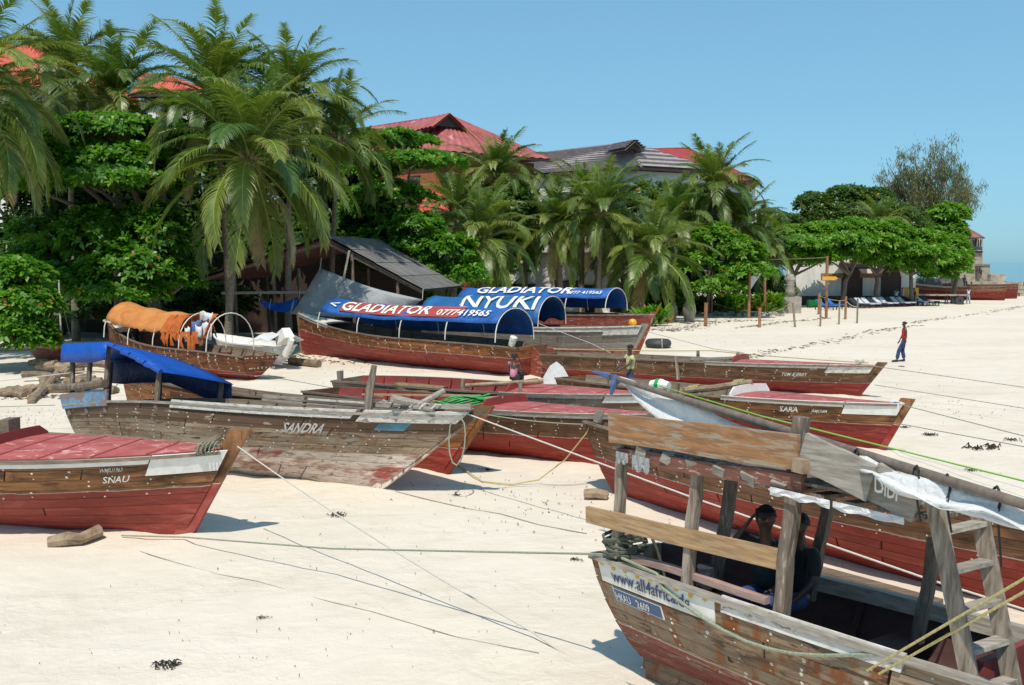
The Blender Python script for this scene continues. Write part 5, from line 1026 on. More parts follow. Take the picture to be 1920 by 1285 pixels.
def window(o, wall, p, w_, h, right, mat_=None, frame=None, door=False, arch=False):
    """window or door at p (bottom centre) facing -normal; right is the unit vector along the wall"""
    right = Vector(right); nrm = right.cross(Vector((0, 0, 1))).normalized(); c = Vector(p)+Vector((0, 0, h/2)); ang = math.atan2(right.y, right.x)
    m_ = MB(); m_.box(c+nrm*.02, (w_, .10, h), (0, 0, ang))
    if arch:
        pts = [Vector(p)+Vector((0, 0, h))+right*(math.cos(a)*w_/2)+Vector((0, 0, math.sin(a)*w_/2)) for a in [math.pi*i/10 for i in range(11)]]
        m_.add([q+nrm*.06 for q in pts], [tuple(range(11))])
    pn = m_.build('door' if door else 'window', mat_ or M['glass_dark'], o, world=True)
    fr = MB(); 
    for s in (-1, 1): fr.box(c+right*(s*w_/2)+nrm*.05, (.10, .14, h), (0, 0, ang))
    for s in (-1, 1):
        if s == 1 and arch: continue
        fr.box(c+Vector((0, 0, s*h/2))+nrm*.05, (w_+.2, .16, .10), (0, 0, ang))
    if not door: fr.box(c+nrm*.06, (.06, .12, h), (0, 0, ang))
    fr.build('frame', frame or M['dark_wood'], pn, world=True)
def roof4(o, E1, E2, E3, A, Bq, mat_, n=18, amp=.06, horiz=False, gable=None, fascia=None):
    """two visible slopes meeting at corner E2: E1-E2 with ridge A-B and E2-E3 with hip from B; back slopes close the roof"""
    E1, E2, E3, A, Bq = (Vector(p) for p in (E1, E2, E3, A, Bq)); E4 = E1+E3-E2
    mb = MB(); corrug(mb, E1, E2, Bq, A, n, amp, horiz); corrug(mb, E2, E3, Bq.lerp(E3, .02), Bq, max(6, int(n*(E3-E2).length/(E2-E1).length)), amp, horiz)
    corrug(mb, E3, E4, A, Bq, n, amp, horiz); corrug(mb, E4, E1, A, A.lerp(E4, .02), 8, amp, horiz)
    rf = mb.build('roof', mat_, o, world=True)
    cp = MB(); cp.beam(A, Bq, .25, .12); cp.beam(Bq, E2, .22, .10); cp.beam(Bq, E3, .22, .10); cp.build('ridge_cap', fascia or mat_, rf, world=True)
    fb = MB(); dz = Vector((0, 0, -.14)); fb.beam(E1+dz, E2+dz, .08, .22); fb.beam(E2+dz, E3+dz, .08, .22); fb.build('fascia', M['dark_wood'], rf, world=True)
    if gable:
        g, wd_, ht = gable; g = Vector(g); rt = (E3-E2).normalized(); out = Vector((rt.y, -rt.x, 0)).normalized()
        gm = MB(); a = g-rt*wd_/2; c = g+rt*wd_/2; t = g+Vector((0, 0, ht)); bk = -out*3.2
        gm.add([a, c, t], [(0, 1, 2)]); gm.build('gablet', M['dark_wood'], rf, world=True)
        gs = MB(); ov = out*.35; corrug(gs, a+ov-rt*.3-Vector((0, 0, .15)), a+bk-rt*.3-Vector((0, 0, .15)), t+bk, t+ov, 5, amp, horiz); corrug(gs, c+ov+rt*.3-Vector((0, 0, .15)), c+bk+rt*.3-Vector((0, 0, .15)), t+bk, t+ov, 5, amp, horiz); gs.build('gablet_roof', mat_, rf, world=True)
    return rf
def prism_wall(o, pts, z0, z1, mat_, name='wall'):
    mb = MB(); n = len(pts); vs = [Vector((p[0], p[1], z0)) for p in pts]+[Vector((p[0], p[1], z1)) for p in pts]
    mb.add(vs, [(i, (i+1) % n, n+(i+1) % n, n+i) for i in range(n)]+[tuple(range(n, 2*n))]); return mb.build(name, mat_, o, world=True)
def at_z(u, v, z): return W(u, v, z=z)
# pink-red roofed hotel
o = thing('hotel', 'brown hotel with pink red ribbed metal roof behind the palms', 'building', (-6, 84, 0))
ze = 13.2; E2 = at_z(826, 283, ze); E1 = at_z(500, 314, ze); E3 = at_z(1036, 299, ze); Bq = W(842, 216, 85); A = W(600, 200, 98)
A.z = Bq.z; roof4(o, E1, E2, E3, A, Bq, M['roof_red'], 26, .09, gable=(W(840, 238, 82), 2.8, 1.1))
ins = lambda p, c, k=.88: (c[0]+(p[0]-c[0])*k, c[1]+(p[1]-c[1])*k)
cc = ((E1.x+E3.x)/2, (E1.y+E3.y)/2); pts = [ins(E1, cc), ins(E2, cc), ins(E3, cc), ins(E1+E3-E2, cc)]
wl = prism_wall(o, pts, 0, ze-.3, M['plaster_orange'])
for a, c, k in ((pts[0], pts[1], 4), (pts[1], pts[2], 4)):
    a = Vector((a[0], a[1], 0)); c = Vector((c[0], c[1], 0)); rt = (c-a).normalized()
    for fl in (3.2, 6.5, 9.8):
        for i in range(k): window(o, wl, a.lerp(c, (i+.5)/k)+Vector((0, 0, fl)), 1.2, 1.6, rt)
    ba = MB(); q = rt.cross(Vector((0, 0, 1))); 
    for fl in (6.0, 9.3): ba.beam(a+q*.6+Vector((0, 0, fl)), c+q*.6+Vector((0, 0, fl)), 1.2, .18)
    ba.build('balcony', M['red_beam'], o, world=True)
pr = MB(); corrug(pr, W(775, 412, 73), W(875, 408, 71), W(868, 372, 74.5), W(800, 358, 76), 10, .06); pr.build('porch_roof', M['roof_orange'], o, world=True)
pr = MB(); corrug(pr, W(770, 436, 72), W(810, 432, 71), W(806, 405, 73), W(782, 398, 73.5), 6, .06); pr.build('porch_roof', M['roof_orange'], o, world=True)
# grey tiled roof
o = thing('house', 'white house with grey brown stepped tile roof above the palms', 'building', (13, 96, 0))
ze = 13.1; E2 = at_z(1203, 314, ze); E1 = at_z(958, 332, ze); E3 = at_z(1348, 322, ze); Bq = W(1180, 268, 94.5); A = W(1000, 288, 104); A.z = Bq.z = (A.z+Bq.z)/2
roof4(o, E1, E2, E3, A, Bq, M['roof_grey'], 12, .20, True, gable=(W(1188, 279, 91.5), 1.9, .8))
cc = ((E1.x+E3.x)/2, (E1.y+E3.y)/2); pts = [ins(E1, cc), ins(E2, cc), ins(E3, cc), ins(E1+E3-E2, cc)]; wl = prism_wall(o, pts, 0, ze-.25, M['plaster'])
for a, c, k in ((pts[0], pts[1], 5), (pts[1], pts[2], 4)):
    a = Vector((a[0], a[1], 0)); c = Vector((c[0], c[1], 0)); rt = (c-a).normalized()
    for fl in (3.5, 6.7, 9.9):
        for i in range(k): window(o, wl, a.lerp(c, (i+.5)/k)+Vector((0, 0, fl)), 1.2, 1.7, rt)
# dark red roof with balcony
o = thing('house', 'white house with dark red tile roof and corner balcony', 'building', (21, 104, 0))
ze = 12.75; E2 = at_z(1424, 340, ze); E1 = at_z(1225, 331, ze); E3 = E2+Vector((1.5, 11, 0)); A = W(1222, 277, 106); Bq = W(1290, 286, 105); A.z = Bq.z = 16.6
roof4(o, E1, E2, E3, A, Bq, M['roof_red2'], 14, .05)
cc = ((E1.x+E3.x)/2, (E1.y+E3.y)/2); pts = [ins(E1, cc, .9), ins(E2, cc, .78), ins(E3, cc, .78), ins(E1+E3-E2, cc, .9)]; wl = prism_wall(o, pts, 0, ze-.3, M['plaster'])
a = Vector((pts[0][0], pts[0][1], 0)); c = Vector((pts[1][0], pts[1][1], 0)); rt = (c-a).normalized(); q = rt.cross(Vector((0, 0, 1)))
for fl in (3.4, 6.6, 9.6):
    for i in range(4): window(o, wl, a.lerp(c, (i+.5)/4)+Vector((0, 0, fl)), 1.3, 1.9, rt)
sl_ = MB(); p0 = at_z(1372, 432, 7.5); e0 = E2+q*-.6+rt*-.5
for z_ in (8.35, 5.0): sl_.box((e0.x-1.4, e0.y+1.2, z_), (3.8, 3.2, .35))
sl_.build('balcony_slab', M['plaster'], o, world=True)
for dx in (-3.0, .35):
    pc = MB(); pc.box((e0.x+dx, e0.y-.2, 6.4), (.22, .22, 12.6)); pc.build('column', M['plaster'], o, world=True)
for z_ in (9.1, 5.7):
    rl = MB(); rl.box((e0.x-1.4, e0.y-.33, z_), (3.5, .06, .9)); rl.box((e0.x+.42, e0.y+1.2, z_), (.06, 2.9, .9)); rl.build('balustrade', M['dark_wood'], o, world=True)
# orange roofs top left
for lb, E, AB, n in (('house with orange roof at top left corner, mostly behind palms', ((-160, 186), (128, 168), (190, 160)), ((-90, 78), (62, 94)), 20), ('house with orange roof showing between the tallest palms', ((235, 172), (352, 172), (420, 165)), ((262, 137), (312, 143)), 12)):
    o = thing('house', lb, 'building', (W(E[1][0], 500, 74).x, 76, 0)); ze = 16.6; E1, E2, E3 = (at_z(u, v, ze) for u, v in E); A = W(AB[0][0], AB[0][1], 82); Bq = W(AB[1][0], AB[1][1], 82)
    A.z = Bq.z = (A.z+Bq.z)/2; E3.y = E2.y+9; E1.y = E2.y+1; roof4(o, E1, E2, E3, A, Bq, M['roof_orange'], n, .05)
    cc = ((E1.x+E3.x)/2, (E1.y+E3.y)/2); pts = [ins(E1, cc), ins(E2, cc), ins(E3, cc), ins(E1+E3-E2, cc)]; wl = prism_wall(o, pts, 0, ze-.3, M['plaster'])
    a = Vector((pts[0][0], pts[0][1], 0)); c = Vector((pts[1][0], pts[1][1], 0)); rt = (c-a).normalized()
    for fl in (4, 8, 12):
        for i in range(3): window(o, wl, a.lerp(c, (i+.5)/3)+Vector((0, 0, fl)), 1.3, 1.8, rt)
am = MB(); p = W(190, 120, 75); am.tube([Vector((p.x, p.y, 0)), Vector((p.x, p.y, 22.8))], [.06, .02], 5); tag(am.build('antenna_mast', M['metal_dark']), 'thin antenna mast rising behind the left palms', 'mast')
# white garden building behind the palms
o = thing('white_building', 'low white building with dark doors behind the blue canopies', 'building', (6, 84, 0)); wb = MB(); x0, x1 = W(955, 500, 83).x, W(1262, 500, 83).x
wallbox(wb, x0, x1, 83, 90, 0, 5.0); wl = wb.build('wall', M['plaster'], o, world=True); cb = MB(); cb.box(((x0+x1)/2, 82.95, 5.05), (x1-x0+.3, .5, .2)); cb.build('coping', M['concrete'], o, world=True)
for u, w_, h, z_, d in ((985, 1.6, 1.5, .9, False), (1062, 1.9, 1.7, 1.0, False), (1108, 1.6, 2.3, 0, True), (1166, 1.9, 2.5, 0, True), (1215, 1.3, 2.4, 0, True)):
    p = W(u, 500, 83); window(o, wl, (p.x, 82.97, z_), w_, h, (1, 0, 0), M['dark_wood'] if d else None, door=d)
# added dark garden wall and white house behind the left trees
gw = MB(); wallbox(gw, -42, -9, 59.2, 59.9, 0, 2.8); gw.jitter(.05); tag(gw.build('added_garden_wall', M['stone_dark']), 'added garden wall coloured dark for the shade behind the left trees', 'wall')  # added to close bright background gaps; stone coloured dark to stand for shade
o = thing('white_building', 'white walled building glimpsed at far left behind leaves', 'building', (-36, 60, 0)); wb = MB(); wallbox(wb, -44, -26, 60.5, 66, 0, 5.2); wl = wb.build('wall', M['plaster'], o, world=True)
for x_ in (-35, -31.5, -28): window(o, wl, (x_, 60.47, 2.6), 1.2, 1.7, (1, 0, 0))
# promenade wall with arched doors
o = thing('promenade_wall', 'long white wall with arched dark doorways behind the loungers', 'wall', (36, 97.8, 0)); wb = MB(); x0, x1 = W(1476, 520, 98).x, W(1716, 520, 98).x
wallbox(wb, x0, x1, 97.8, 98.8, 0, 4.7); wl = wb.build('wall', M['plaster'], o, world=True)
for u, w_, h in ((1597, 2.0, 2.1), (1670, 1.9, 2.2)):
    p = W(u, 540, 97.8); window(o, wl, (p.x, 97.77, .7), w_, h, (1, 0, 0), M['dark_wood'], door=True, arch=True)
    aw = MB(); corrug(aw, (p.x-1.6, 96.4, 3.75), (p.x+1.6, 96.4, 3.75), (p.x+1.4, 97.75, 4.3), (p.x-1.4, 97.75, 4.3), 6, .04); aw.build('awning', M['red_beam' if u < 1650 else 'roof_red2'], o, world=True)
for u in (1632, 1560): 
    p = W(u, 517, 97.7); sg_ = MB(); sg_.box(p, (2.2, .12, .45)); sg_.build('sign', M['orange_plank'], o, world=True)
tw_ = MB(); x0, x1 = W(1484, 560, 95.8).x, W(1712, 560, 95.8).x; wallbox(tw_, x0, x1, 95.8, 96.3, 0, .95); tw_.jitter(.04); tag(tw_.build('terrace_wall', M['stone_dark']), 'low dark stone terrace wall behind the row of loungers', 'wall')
fn = thing('metal_fence', 'grey corrugated fence in shade under the last shade trees', 'fence', (48, 112, 0))
for k in range(12):
    x_ = W(1712, 540, 112).x+k*.62; fb = MB(); fb.box((x_, 114+.05*(k % 2), 1.2), (.60, .06, 2.4)); fb.build('sheet', M['shed_roof'], fn, world=True)
# old stone building
o = thing('stone_building', 'old coral stone building with timber gallery at the end of the beach', 'building', (63, 130, 0)); Yb = 130
def bx(u0, u1, v0, v1, Y0, dY, m_, name='wall'):
    p = W(u0, v1, Y0); q = W(u1, v0, Y0); m2 = MB(); m2.box(((p.x+q.x)/2, Y0+dY/2, (max(-.5, p.z)+q.z)/2), (q.x-p.x, dY, q.z-max(-.5, p.z))); m2.jitter(.06); return m2.build(name, m_, o, world=True)
bx(1790, 1843, 472, 575, 130, 6, M['stone_old']); bx(1835, 1856, 497, 575, 129, 6, M['stone_old']); bx(1836, 1857, 495, 498.5, 128.8, 6.3, M['concrete'], 'coping'); bx(1855, 1886, 514, 575, 128, 6, M['stone_old'], 'wall'); bx(1800, 1842, 470, 475, 129.7, 6.4, M['dark_wood'], 'gallery_floor')
bx(1790, 1841, 446, 470, 131.2, 4.6, M['plaster'], 'gallery_wall')
for u in (1823, 1833, 1842): bx(u-.9, u+.9, 446, 470, 129.9, .2, M['white_worn'], 'gallery_post')
for u in (1824.5, 1829.5, 1834.5, 1839): bx(u-1.8, u+1.8, 449, 462, 131.05, .12, M['dark_wood'], 'shutter')
bx(1816, 1843, 463, 469, 129.85, .12, M['grey_wood'], 'gallery_rail')
rf = MB(); corrug(rf, W(1770, 447, 128.7), W(1848, 446, 128.7), W(1815, 427, 133), W(1780, 425, 133), 12, .05); corrug(rf, W(1848, 446, 128.7), W(1848, 446, 128.7)+Vector((0, 9, 0)), W(1815, 427, 133)+Vector((0, 1, 0)), W(1815, 427, 133), 10, .05); rf.build('roof', M['shed_rust'], o, world=True)
for u, v in ((1841, 512), (1838, 508)): bx(u-1, u+1, v-5, v+4, 128.7, .2, M['dark_wood'], 'window')
sw = thing('sea_wall', 'long old rubble sea wall closing the beach at right', 'wall', (68, 122, 0)); rr = random.Random(4)
for row in range(4):
    for k in range(22):
        x_ = W(1790, 540, 121).x+k*1.1+(row % 2)*.5+rr.uniform(-.1, .1); w_ = 1.05; h = .46
        if x_ > 82: continue
        sb = MB(); sb.box((x_, 121.5+rr.uniform(-.06, .06), .2+row*.47-(.1 if x_ > 74 else 0)), (w_, .8, h)); sb.jitter(.05); sb.build('stone', M['stone_old'], sw, world=True)
# ------------------------------------------------------------------ boat shed
o = thing('boat_shed', 'open boat shed with rusty and grey corrugated roof behind the boats', 'shed', (-10, 53, 0)); Rg = W(612, 446, 50); Rg2 = Rg+Vector((1.6, 8, 0)); er = W(792, 541, 49.5); el_ = W(372, 520, 49.5)
for k in range(4):
    f0, f1 = k/4, (k+1)/4+.02; m2 = MB(); a, c = Rg.lerp(er, f0), Rg.lerp(er, f1); dd = Vector((1.6, 8, 0)); up_ = Vector((0, 0, .10*(3-k)/3)); corrug(m2, a+up_, a+dd+up_, c+dd+up_, c+up_, 26, .035); m2.build('roof_sheet', M['shed_roof'], o, world=True)
for k in range(4):
    f0, f1 = k/4, (k+1)/4+.02; m2 = MB(); a, c = Rg.lerp(el_, f0), Rg.lerp(el_, f1); dd = Vector((1.6, 8, 0)); up_ = Vector((0, 0, .08*(3-k)/3)); corrug(m2, c+up_, c+dd+up_, a+dd+up_, a+up_, 26, .035); m2.build('roof_sheet', M['shed_rust'], o, world=True)
for a, c in ((Rg, er), (Rg, el_)):
    m2 = MB(); m2.beam(a+Vector((0, .2, -.25)), c+Vector((0, .2, -.2)), .12, .16); m2.build('rafter', M['post'], o, world=True)
for u, v, Y_ in ((512, 480, 50), (660, 470, 50), (560, 500, 50.2), (745, 525, 50), (440, 520, 50), (690, 500, 56), (500, 500, 56), (600, 470, 56)):
    p = W(u, v, Y_); m2 = MB(); m2.tube([Vector((p.x+.1, p.y, 0)), Vector((p.x, p.y, p.z-.1))], .08, 7); m2.build('shed_post', M['post'], o, world=True)
m2 = MB(); m2.beam(W(415, 550, 49.8), W(580, 548, 49.8), .1, .14); m2.build('tie_beam', M['grey_wood_x'], o, world=True)
m2 = MB(); m2.beam(W(655, 470, 49.6), W(640, 545, 49.6), .1, .1); m2.build('strut', M['grey_wood_x'], o, world=True)
m2 = MB(); p, q = W(380, 600, 57), W(790, 600, 57); wallbox(m2, p.x, q.x, 58.6, 58.8, 0, 5.4); m2.build('added_back_wall', M['dark_wood'], o, world=True)  # dark wall added to block the light behind and keep the shed dark
def drape(name, label, P4, sag, mat_, n=10, cat='tarpaulin', wr=.05):
    a, b_, c, d = P4; rows = []
    for i in range(n+1):
        f = i/n; row = []
        for j in range(n+1):
            g = j/n; p = a.lerp(b_, f).lerp(d.lerp(c, f), g); p.z -= sag*(4*f*(1-f)*.6+4*g*(1-g)*.4); p += Vector((0, -1, .4))*wr*math.sin(f*9+g*5); row.append(p)
        rows.append(row)
    t = thing(name, label, cat, (a.x, a.y, 0)); MB().sheet(rows, .015).build('cloth', mat_, t, world=True, smooth=True); m2 = MB()
    for p in (a, b_, c, d): m2.tube([p, p+Vector((0, .4, .5))], .012, 4)
    m2.build('guy_line', M['rope_white'], t, world=True)
drape('tarpaulin', 'grey blue tarpaulin slung from the shed over the covered boat', (W(600, 503, 47), W(792, 562, 45), W(735, 590, 45.5), W(545, 588, 46)), .25, M['grey_tarp'])
drape('tarpaulin', 'small bright blue tarpaulin sagging under the shed', (W(486, 566, 48.5), W(560, 560, 48), W(548, 582, 47.5), W(505, 580, 48)), .2, M['blue_bright'])
# ================================================================== people
def skinned(name, V, E, Rr, mat_, parent, sub=2, root=0):
    me = bpy.data.meshes.new(name); me.from_pydata(V, E, []); me.materials.append(mat_); o = bpy.data.objects.new(name, me); COL.objects.link(o); o.parent = parent
    md = o.modifiers.new('Skin', 'SKIN'); md.use_smooth_shade = True; md.branch_smoothing = .6
    for i, r in enumerate(Rr):
        sv = me.skin_vertices[0].data[i]; rr = r if isinstance(r, tuple) else (r, r); sv.radius = rr; sv.use_root = (i == root)
    s = o.modifiers.new('Subdivision', 'SUBSURF'); s.levels = 1; s.render_levels = sub
    return o
def person(label, loc, yaw, shirt, pants, pose=None, h=1.75, sleeve=.5, skin='skin', eyes=False, tilt=0, group=None):
    """x forward, y left, z up, 1.75 m tall when standing"""
    J = dict(pel=(0, 0, .96), sp=(.01, 0, 1.12), ch=(.0, 0, 1.31), nk=(.0, 0, 1.47), jaw=(.025, 0, 1.545), hd=(.02, 0, 1.635), cr=(.0, 0, 1.705),
             ls=(0, .17, 1.415), le=(-.03, .225, 1.14), lw=(.05, .235, .90), rs=(0, -.17, 1.415), re=(-.03, -.225, 1.14), rw=(.05, -.235, .90),
             lh=(0, .085, .92), lk=(.03, .10, .50), la=(-.01, .105, .085), lt=(.16, .115, .03), rh=(0, -.085, .92), rk=(.03, -.10, .50), ra=(-.01, -.105, .085), rt=(.16, -.115, .03))
    if pose: J.update(pose)
    o = thing('person', label, 'person', loc, (0, 0, yaw), group); o.scale = (h/1.75,)*3
    J = {k: Vector(v) for k, v in J.items()}; names = list(J); ix = {n: i for i, n in enumerate(names)}
    rad = dict(pel=(.135, .105), sp=(.12, .095), ch=(.15, .105), nk=.052, jaw=.062, hd=.088, cr=.062, ls=.06, le=.04, lw=.027, rs=.06, re=.04, rw=.027, lh=.085, lk=.055, la=.036, lt=.03, rh=.085, rk=.055, ra=.036, rt=.03)
    V = [tuple(J[n]) for n in names]; Rr = [rad[n] for n in names]
    E = [(ix[a], ix[c]) for a, c in (('pel', 'sp'), ('sp', 'ch'), ('ch', 'nk'), ('nk', 'jaw'), ('jaw', 'hd'), ('hd', 'cr'), ('ch', 'ls'), ('ls', 'le'), ('le', 'lw'), ('ch', 'rs'), ('rs', 're'), ('re', 'rw'), ('pel', 'lh'), ('lh', 'lk'), ('lk', 'la'), ('la', 'lt'), ('pel', 'rh'), ('rh', 'rk'), ('rk', 'ra'), ('ra', 'rt'))]
    fw = Vector((1, 0, 0)) if not pose or 'face' not in pose else Vector(pose['face'])
    def ad(p, r, par): V.append(tuple(p)); Rr.append(r); E.append((par, len(V)-1)); return len(V)-1
    ad(J['hd']+Vector((.105, 0, -.02)), .014, ix['hd'])                       # nose
    for s in (-1, 1): ad(J['hd']+Vector((-.005, s*.098, -.01)), .016, ix['hd'])   # ears
    for w_, e_, s in (('lw', 'le', 1), ('rw', 're', -1)):
        d = (J[w_]-J[e_]).normalized(); side = d.cross(Vector((0, s, 0))); side = side.normalized() if side.length > .1 else Vector((1, 0, 0)); pa = ad(J[w_]+d*.075, (.036, .018), ix[w_])
        for k in range(4):
            b0 = J[w_]+d*.085+side*(.027-.018*k); l = (.065, .078, .072, .055)[k]; a = ad(b0+d*l*.5, .0095, pa); ad(b0+d*l+Vector((.02, -s*.008, 0)), .008, a)
        a = ad(J[w_]+d*.035+side*.04, .012, ix[w_]); ad(J[w_]+d*.075+side*.062, .010, a)
    skinned('body', V, E, Rr, M[skin], o)
    # shirt
    q = lambda a, c, f: J[a].lerp(J[c], f); SV = [J['pel'].lerp(J['sp'], -.1), J['sp'], J['ch'], q('ch', 'nk', .45)]; SR = [(.175, .135), (.165, .13), (.19, .135), .09]; SE = [(0, 1), (1, 2), (2, 3)]
    for s, e in (('ls', 'le'), ('rs', 're')):
        n = len(SV); SV += [J[s], q(s, e, sleeve)]; SR += [.078, .064]; SE += [(2, n), (n, n+1)]
    skinned('shirt', [tuple(p) for p in SV], SE, SR, M[shirt], o)
    PV = [J['pel'], J['pel'].lerp(J['sp'], .25)]; PR = [(.15, .12), (.14, .112)]; PE = [(0, 1)]
    for hh, kk, aa in (('lh', 'lk', 'la'), ('rh', 'rk', 'ra')):
        n = len(PV); PV += [J[hh], q(hh, kk, .5), J[kk], q(kk, aa, .92)]; PR += [.115, .10, .085, .085]; PE += [(0, n), (n, n+1), (n+1, n+2), (n+2, n+3)]
    skinned('trousers', [tuple(p) for p in PV], PE, PR, M[pants], o)
    hm = MB(); c = J['hd']+Vector((-.012, 0, .012)); rows = [[c+Vector((math.cos(a)*math.cos(e)*.104, math.sin(a)*math.cos(e)*.096, math.sin(e)*.108)) for a in [2*math.pi*i/14 for i in range(15)]] for e in [math.pi/2*j/6-.12*(1 if j == 0 else 0) for j in range(7)]]
    for r_ in rows[:2]:
        for i, p in enumerate(r_):
            if p.x-c.x > .02: r_[i] = p+Vector((-.0, 0, .045))
    hm.grid(rows).build('hair', M['hair'], o, smooth=True)
    for s in ('l', 'r'):
        sm = MB(); a, t_ = J[s+'a'], J[s+'t']; sm.tube([a+(a-t_)*.25+Vector((0, 0, -.045)), a.lerp(t_, .5)+Vector((0, 0, -.01)), t_+(t_-a)*.25], [.045, .052, .036], 8); sm.build('shoe', M['leather'], o, smooth=True)
    if eyes:
        for s in (-1, 1):
            em = MB(); em.lathe([(0, .012), (.01, .007), (.012, 0), (.01, -.007), (0, -.012)], J['hd']+Vector((.083, s*.033, 0)), 6); em.build('eye', M['grey_wood'], o)
    return o
def walk(lf=.22, rf=-.18, **k):
    d = dict(lk=(lf*.75, .09, .51), la=(lf, .10, .09), lt=(lf+.17, .11, .04), rk=(rf*.3+.05, -.09, .50), ra=(rf, -.10, .10), rt=(rf+.16, -.11, .03)); d.update(k); return d
sit = dict(pel=(0, 0, .0), sp=(.0, 0, .16), ch=(.02, 0, .35), nk=(.03, 0, .51), jaw=(.06, 0, .585), hd=(.055, 0, .675), cr=(.03, 0, .745), ls=(.02, .17, .455), le=(.06, .22, .19), lw=(.26, .15, .10), rs=(.02, -.17, .455), re=(.06, -.22, .19), rw=(.26, -.15, .10), lh=(0, .085, -.03), lk=(.42, .13, .0), la=(.40, .13, -.42), lt=(.56, .14, -.46), rh=(0, -.085, -.03), rk=(.42, -.13, .0), ra=(.40, -.13, -.42), rt=(.56, -.14, -.46))
p = onsand(1694, 679); person('man in red sleeveless shirt and blue jeans walking on open sand', p, R(172), 'shirt_red', 'jeans', walk(.30, -.05, le=(-.02, .22, 1.14), lw=(.08, .22, .90), re=(.02, -.22, 1.15), rw=(.14, -.19, .92), ch=(-.03, 0, 1.31), nk=(-.01, 0, 1.47)), sleeve=.05)
p = onsand(1815, 569); person('far man in white and pale blue walking before the red boats', p, R(-95), 'shirt_white', 'shirt_paleblue', walk(.15, -.1), 1.72)
p = onsand(1186, 762); person('man in pale yellow shirt standing between boats, seen from behind', (3.62, 29.2, 0), R(200), 'shirt_yellow', 'jeans', dict(le=(.16, .24, 1.18), lw=(.36, .16, 1.05), re=(.16, -.24, 1.18), rw=(.36, -.16, 1.05)), 1.8)
person('crouching person in pink shirt by the rudder of the blue canopy boat', (.05, 31.4, .52), R(60), 'shirt_pink', 'shirt_dark', dict(sit, lk=(.34, .14, .18), la=(.22, .14, -.40), lt=(.38, .14, -.47), rk=(.34, -.14, .18), ra=(.22, -.14, -.40), rt=(.38, -.14, -.47)), sleeve=.1)
p = onsand(1697, 576); person('man in pale shirt standing at the end of the loungers', (p.x, 94.6, 0), R(-110), 'shirt_paleblue', 'shirt_dark', None, 1.78)
person('man in dark clothes standing near the orange towels', (W(1713, 560, 95).x, 95.0, 0), R(-80), 'shirt_dark', 'shirt_dark', None, 1.74)
c = W(1807, 548, 112.6); person('dark figure sitting on the far red boat', (c.x, 112.6, 2.05), R(-90), 'shirt_dark', 'shirt_dark', sit, 1.7)
c = W(630, 615, 47.5); person('person in white shirt standing in the shade under the shed', (c.x, 47.8, 0), R(-60), 'shirt_white', 'shirt_dark', None, 1.72)
person('second person in the shade under the shed, dark shirt', (c.x+1.3, 49.3, 0), R(-100), 'shirt_navy', 'shirt_dark', None, 1.7)
c = W(255, 606, 38.3); person('person in blue shirt sitting under the orange awning', (c.x, 38.2, 1.35), R(-60), 'shirt_navy', 'shirt_dark', sit, 1.7)
person('man sitting under the timber roof of the near boat, hand raised to ear', (2.36, 8.72, 1.27), R(-118), 'shirt_green', 'jeans', dict(sit, re=(.16, -.36, .30), rw=(.10, -.16, .60), le=(.10, .25, .2), lw=(.28, .12, .08)), 1.78, eyes=True)
person('second person beside him under the timber roof, dark jacket', (2.72, 8.80, 1.2), R(-150), 'shirt_dark', 'jeans', dict(sit, le=(.12, .26, .2), lw=(.3, .18, .02), re=(.1, -.25, .2), rw=(.27, -.1, .08)), 1.72, eyes=True, sleeve=.9)
# ================================================================== beach things
def rope(label, pts, r, mat_, name='rope', sag=None, cat='rope'):
    mb = MB()
    if sag is not None:
        P_ = []
        for a, c in zip(pts[:-1], pts[1:]): P_ += catenary(a, c, sag, 12)[(1 if P_ else 0):]
        pts = P_
    mb.tube(pts, r, 5, cap=False); return tag(mb.build(name, mat_, smooth=True), label, cat)
snb = Vector((-4.18, 14.45, 1.5)); sanb = SAN.w(SAN.P(.985, 1, -1)); sternN = W(1160, 1040, 9.3)
rope('white mooring line from the red decked bow down across the sand', [snb, W(1000, 1186, z=.12), onsand(1210, 1300, .05)], .011, M['rope_white'], sag=.08)
rope('green twisted rope pulled tight along the sand to the near stern', [onsand(228, 1012, .04), onsand(345, 1019, .05), W(620, 1029, 12.6), sternN], .012, M['rope_green'])
rope('white line from the bleached bow passing behind the timber roof', [sanb, W(1290, 930, 13.6), W(1740, 1086, 10.4), W(1990, 1165, 9.6)], .013, M['rope_white'])
rope('thin green line from the bleached bow to the large boat stern', [sanb+Vector((0, 0, .05)), DID.w(DID.P(0, .95, -1))], .011, M['rope_green'], sag=.05)
rope('slack yellow rope looping over the sand to the large boat stern', [onsand(838, 862, .05), onsand(868, 885, .03), onsand(905, 904, .03), onsand(960, 910, .03), W(1010, 900, 18.4), W(1060, 862, 18.0), W(1100, 812, 17.7), DID.w(DID.P(.02, 1, -1))], .014, M['rope_yellow'])
tb = TOM.w(TOM.P(.97, 1, -1)); sb_ = SARA.w(SARA.P(.985, 1, -1))
rope('bright lime rope running over the varnished boat to the right', [W(1236, 724, 25.0), W(1430, 781, 20.0), W(1960, 912, 14.0)], .015, M['rope_lime'], sag=.0)
rope('yellow rope along the rail of the long brown boat', [TOM.w(TOM.P(.05, 1, -1))+Vector((0, 0, .2)), TOM.w(TOM.P(.5, 1, 1))+Vector((0, 0, .25)), tb+Vector((0, 0, .08))], .016, M['rope_yellow'], sag=.03)
rope('thin line from the long brown bow to the right edge, upper', [tb, W(1960, 732, 27.0)], .012, M['rope_buried'])
rope('thin line from the long brown bow to the right edge, lower', [W(1640, 722, 29.8), W(1960, 772, 25.0)], .010, M['rope_buried'])
rope('green line from the varnished bow to the right edge', [sb_, W(1960, 828, 17.2)], .010, M['rope_green'])
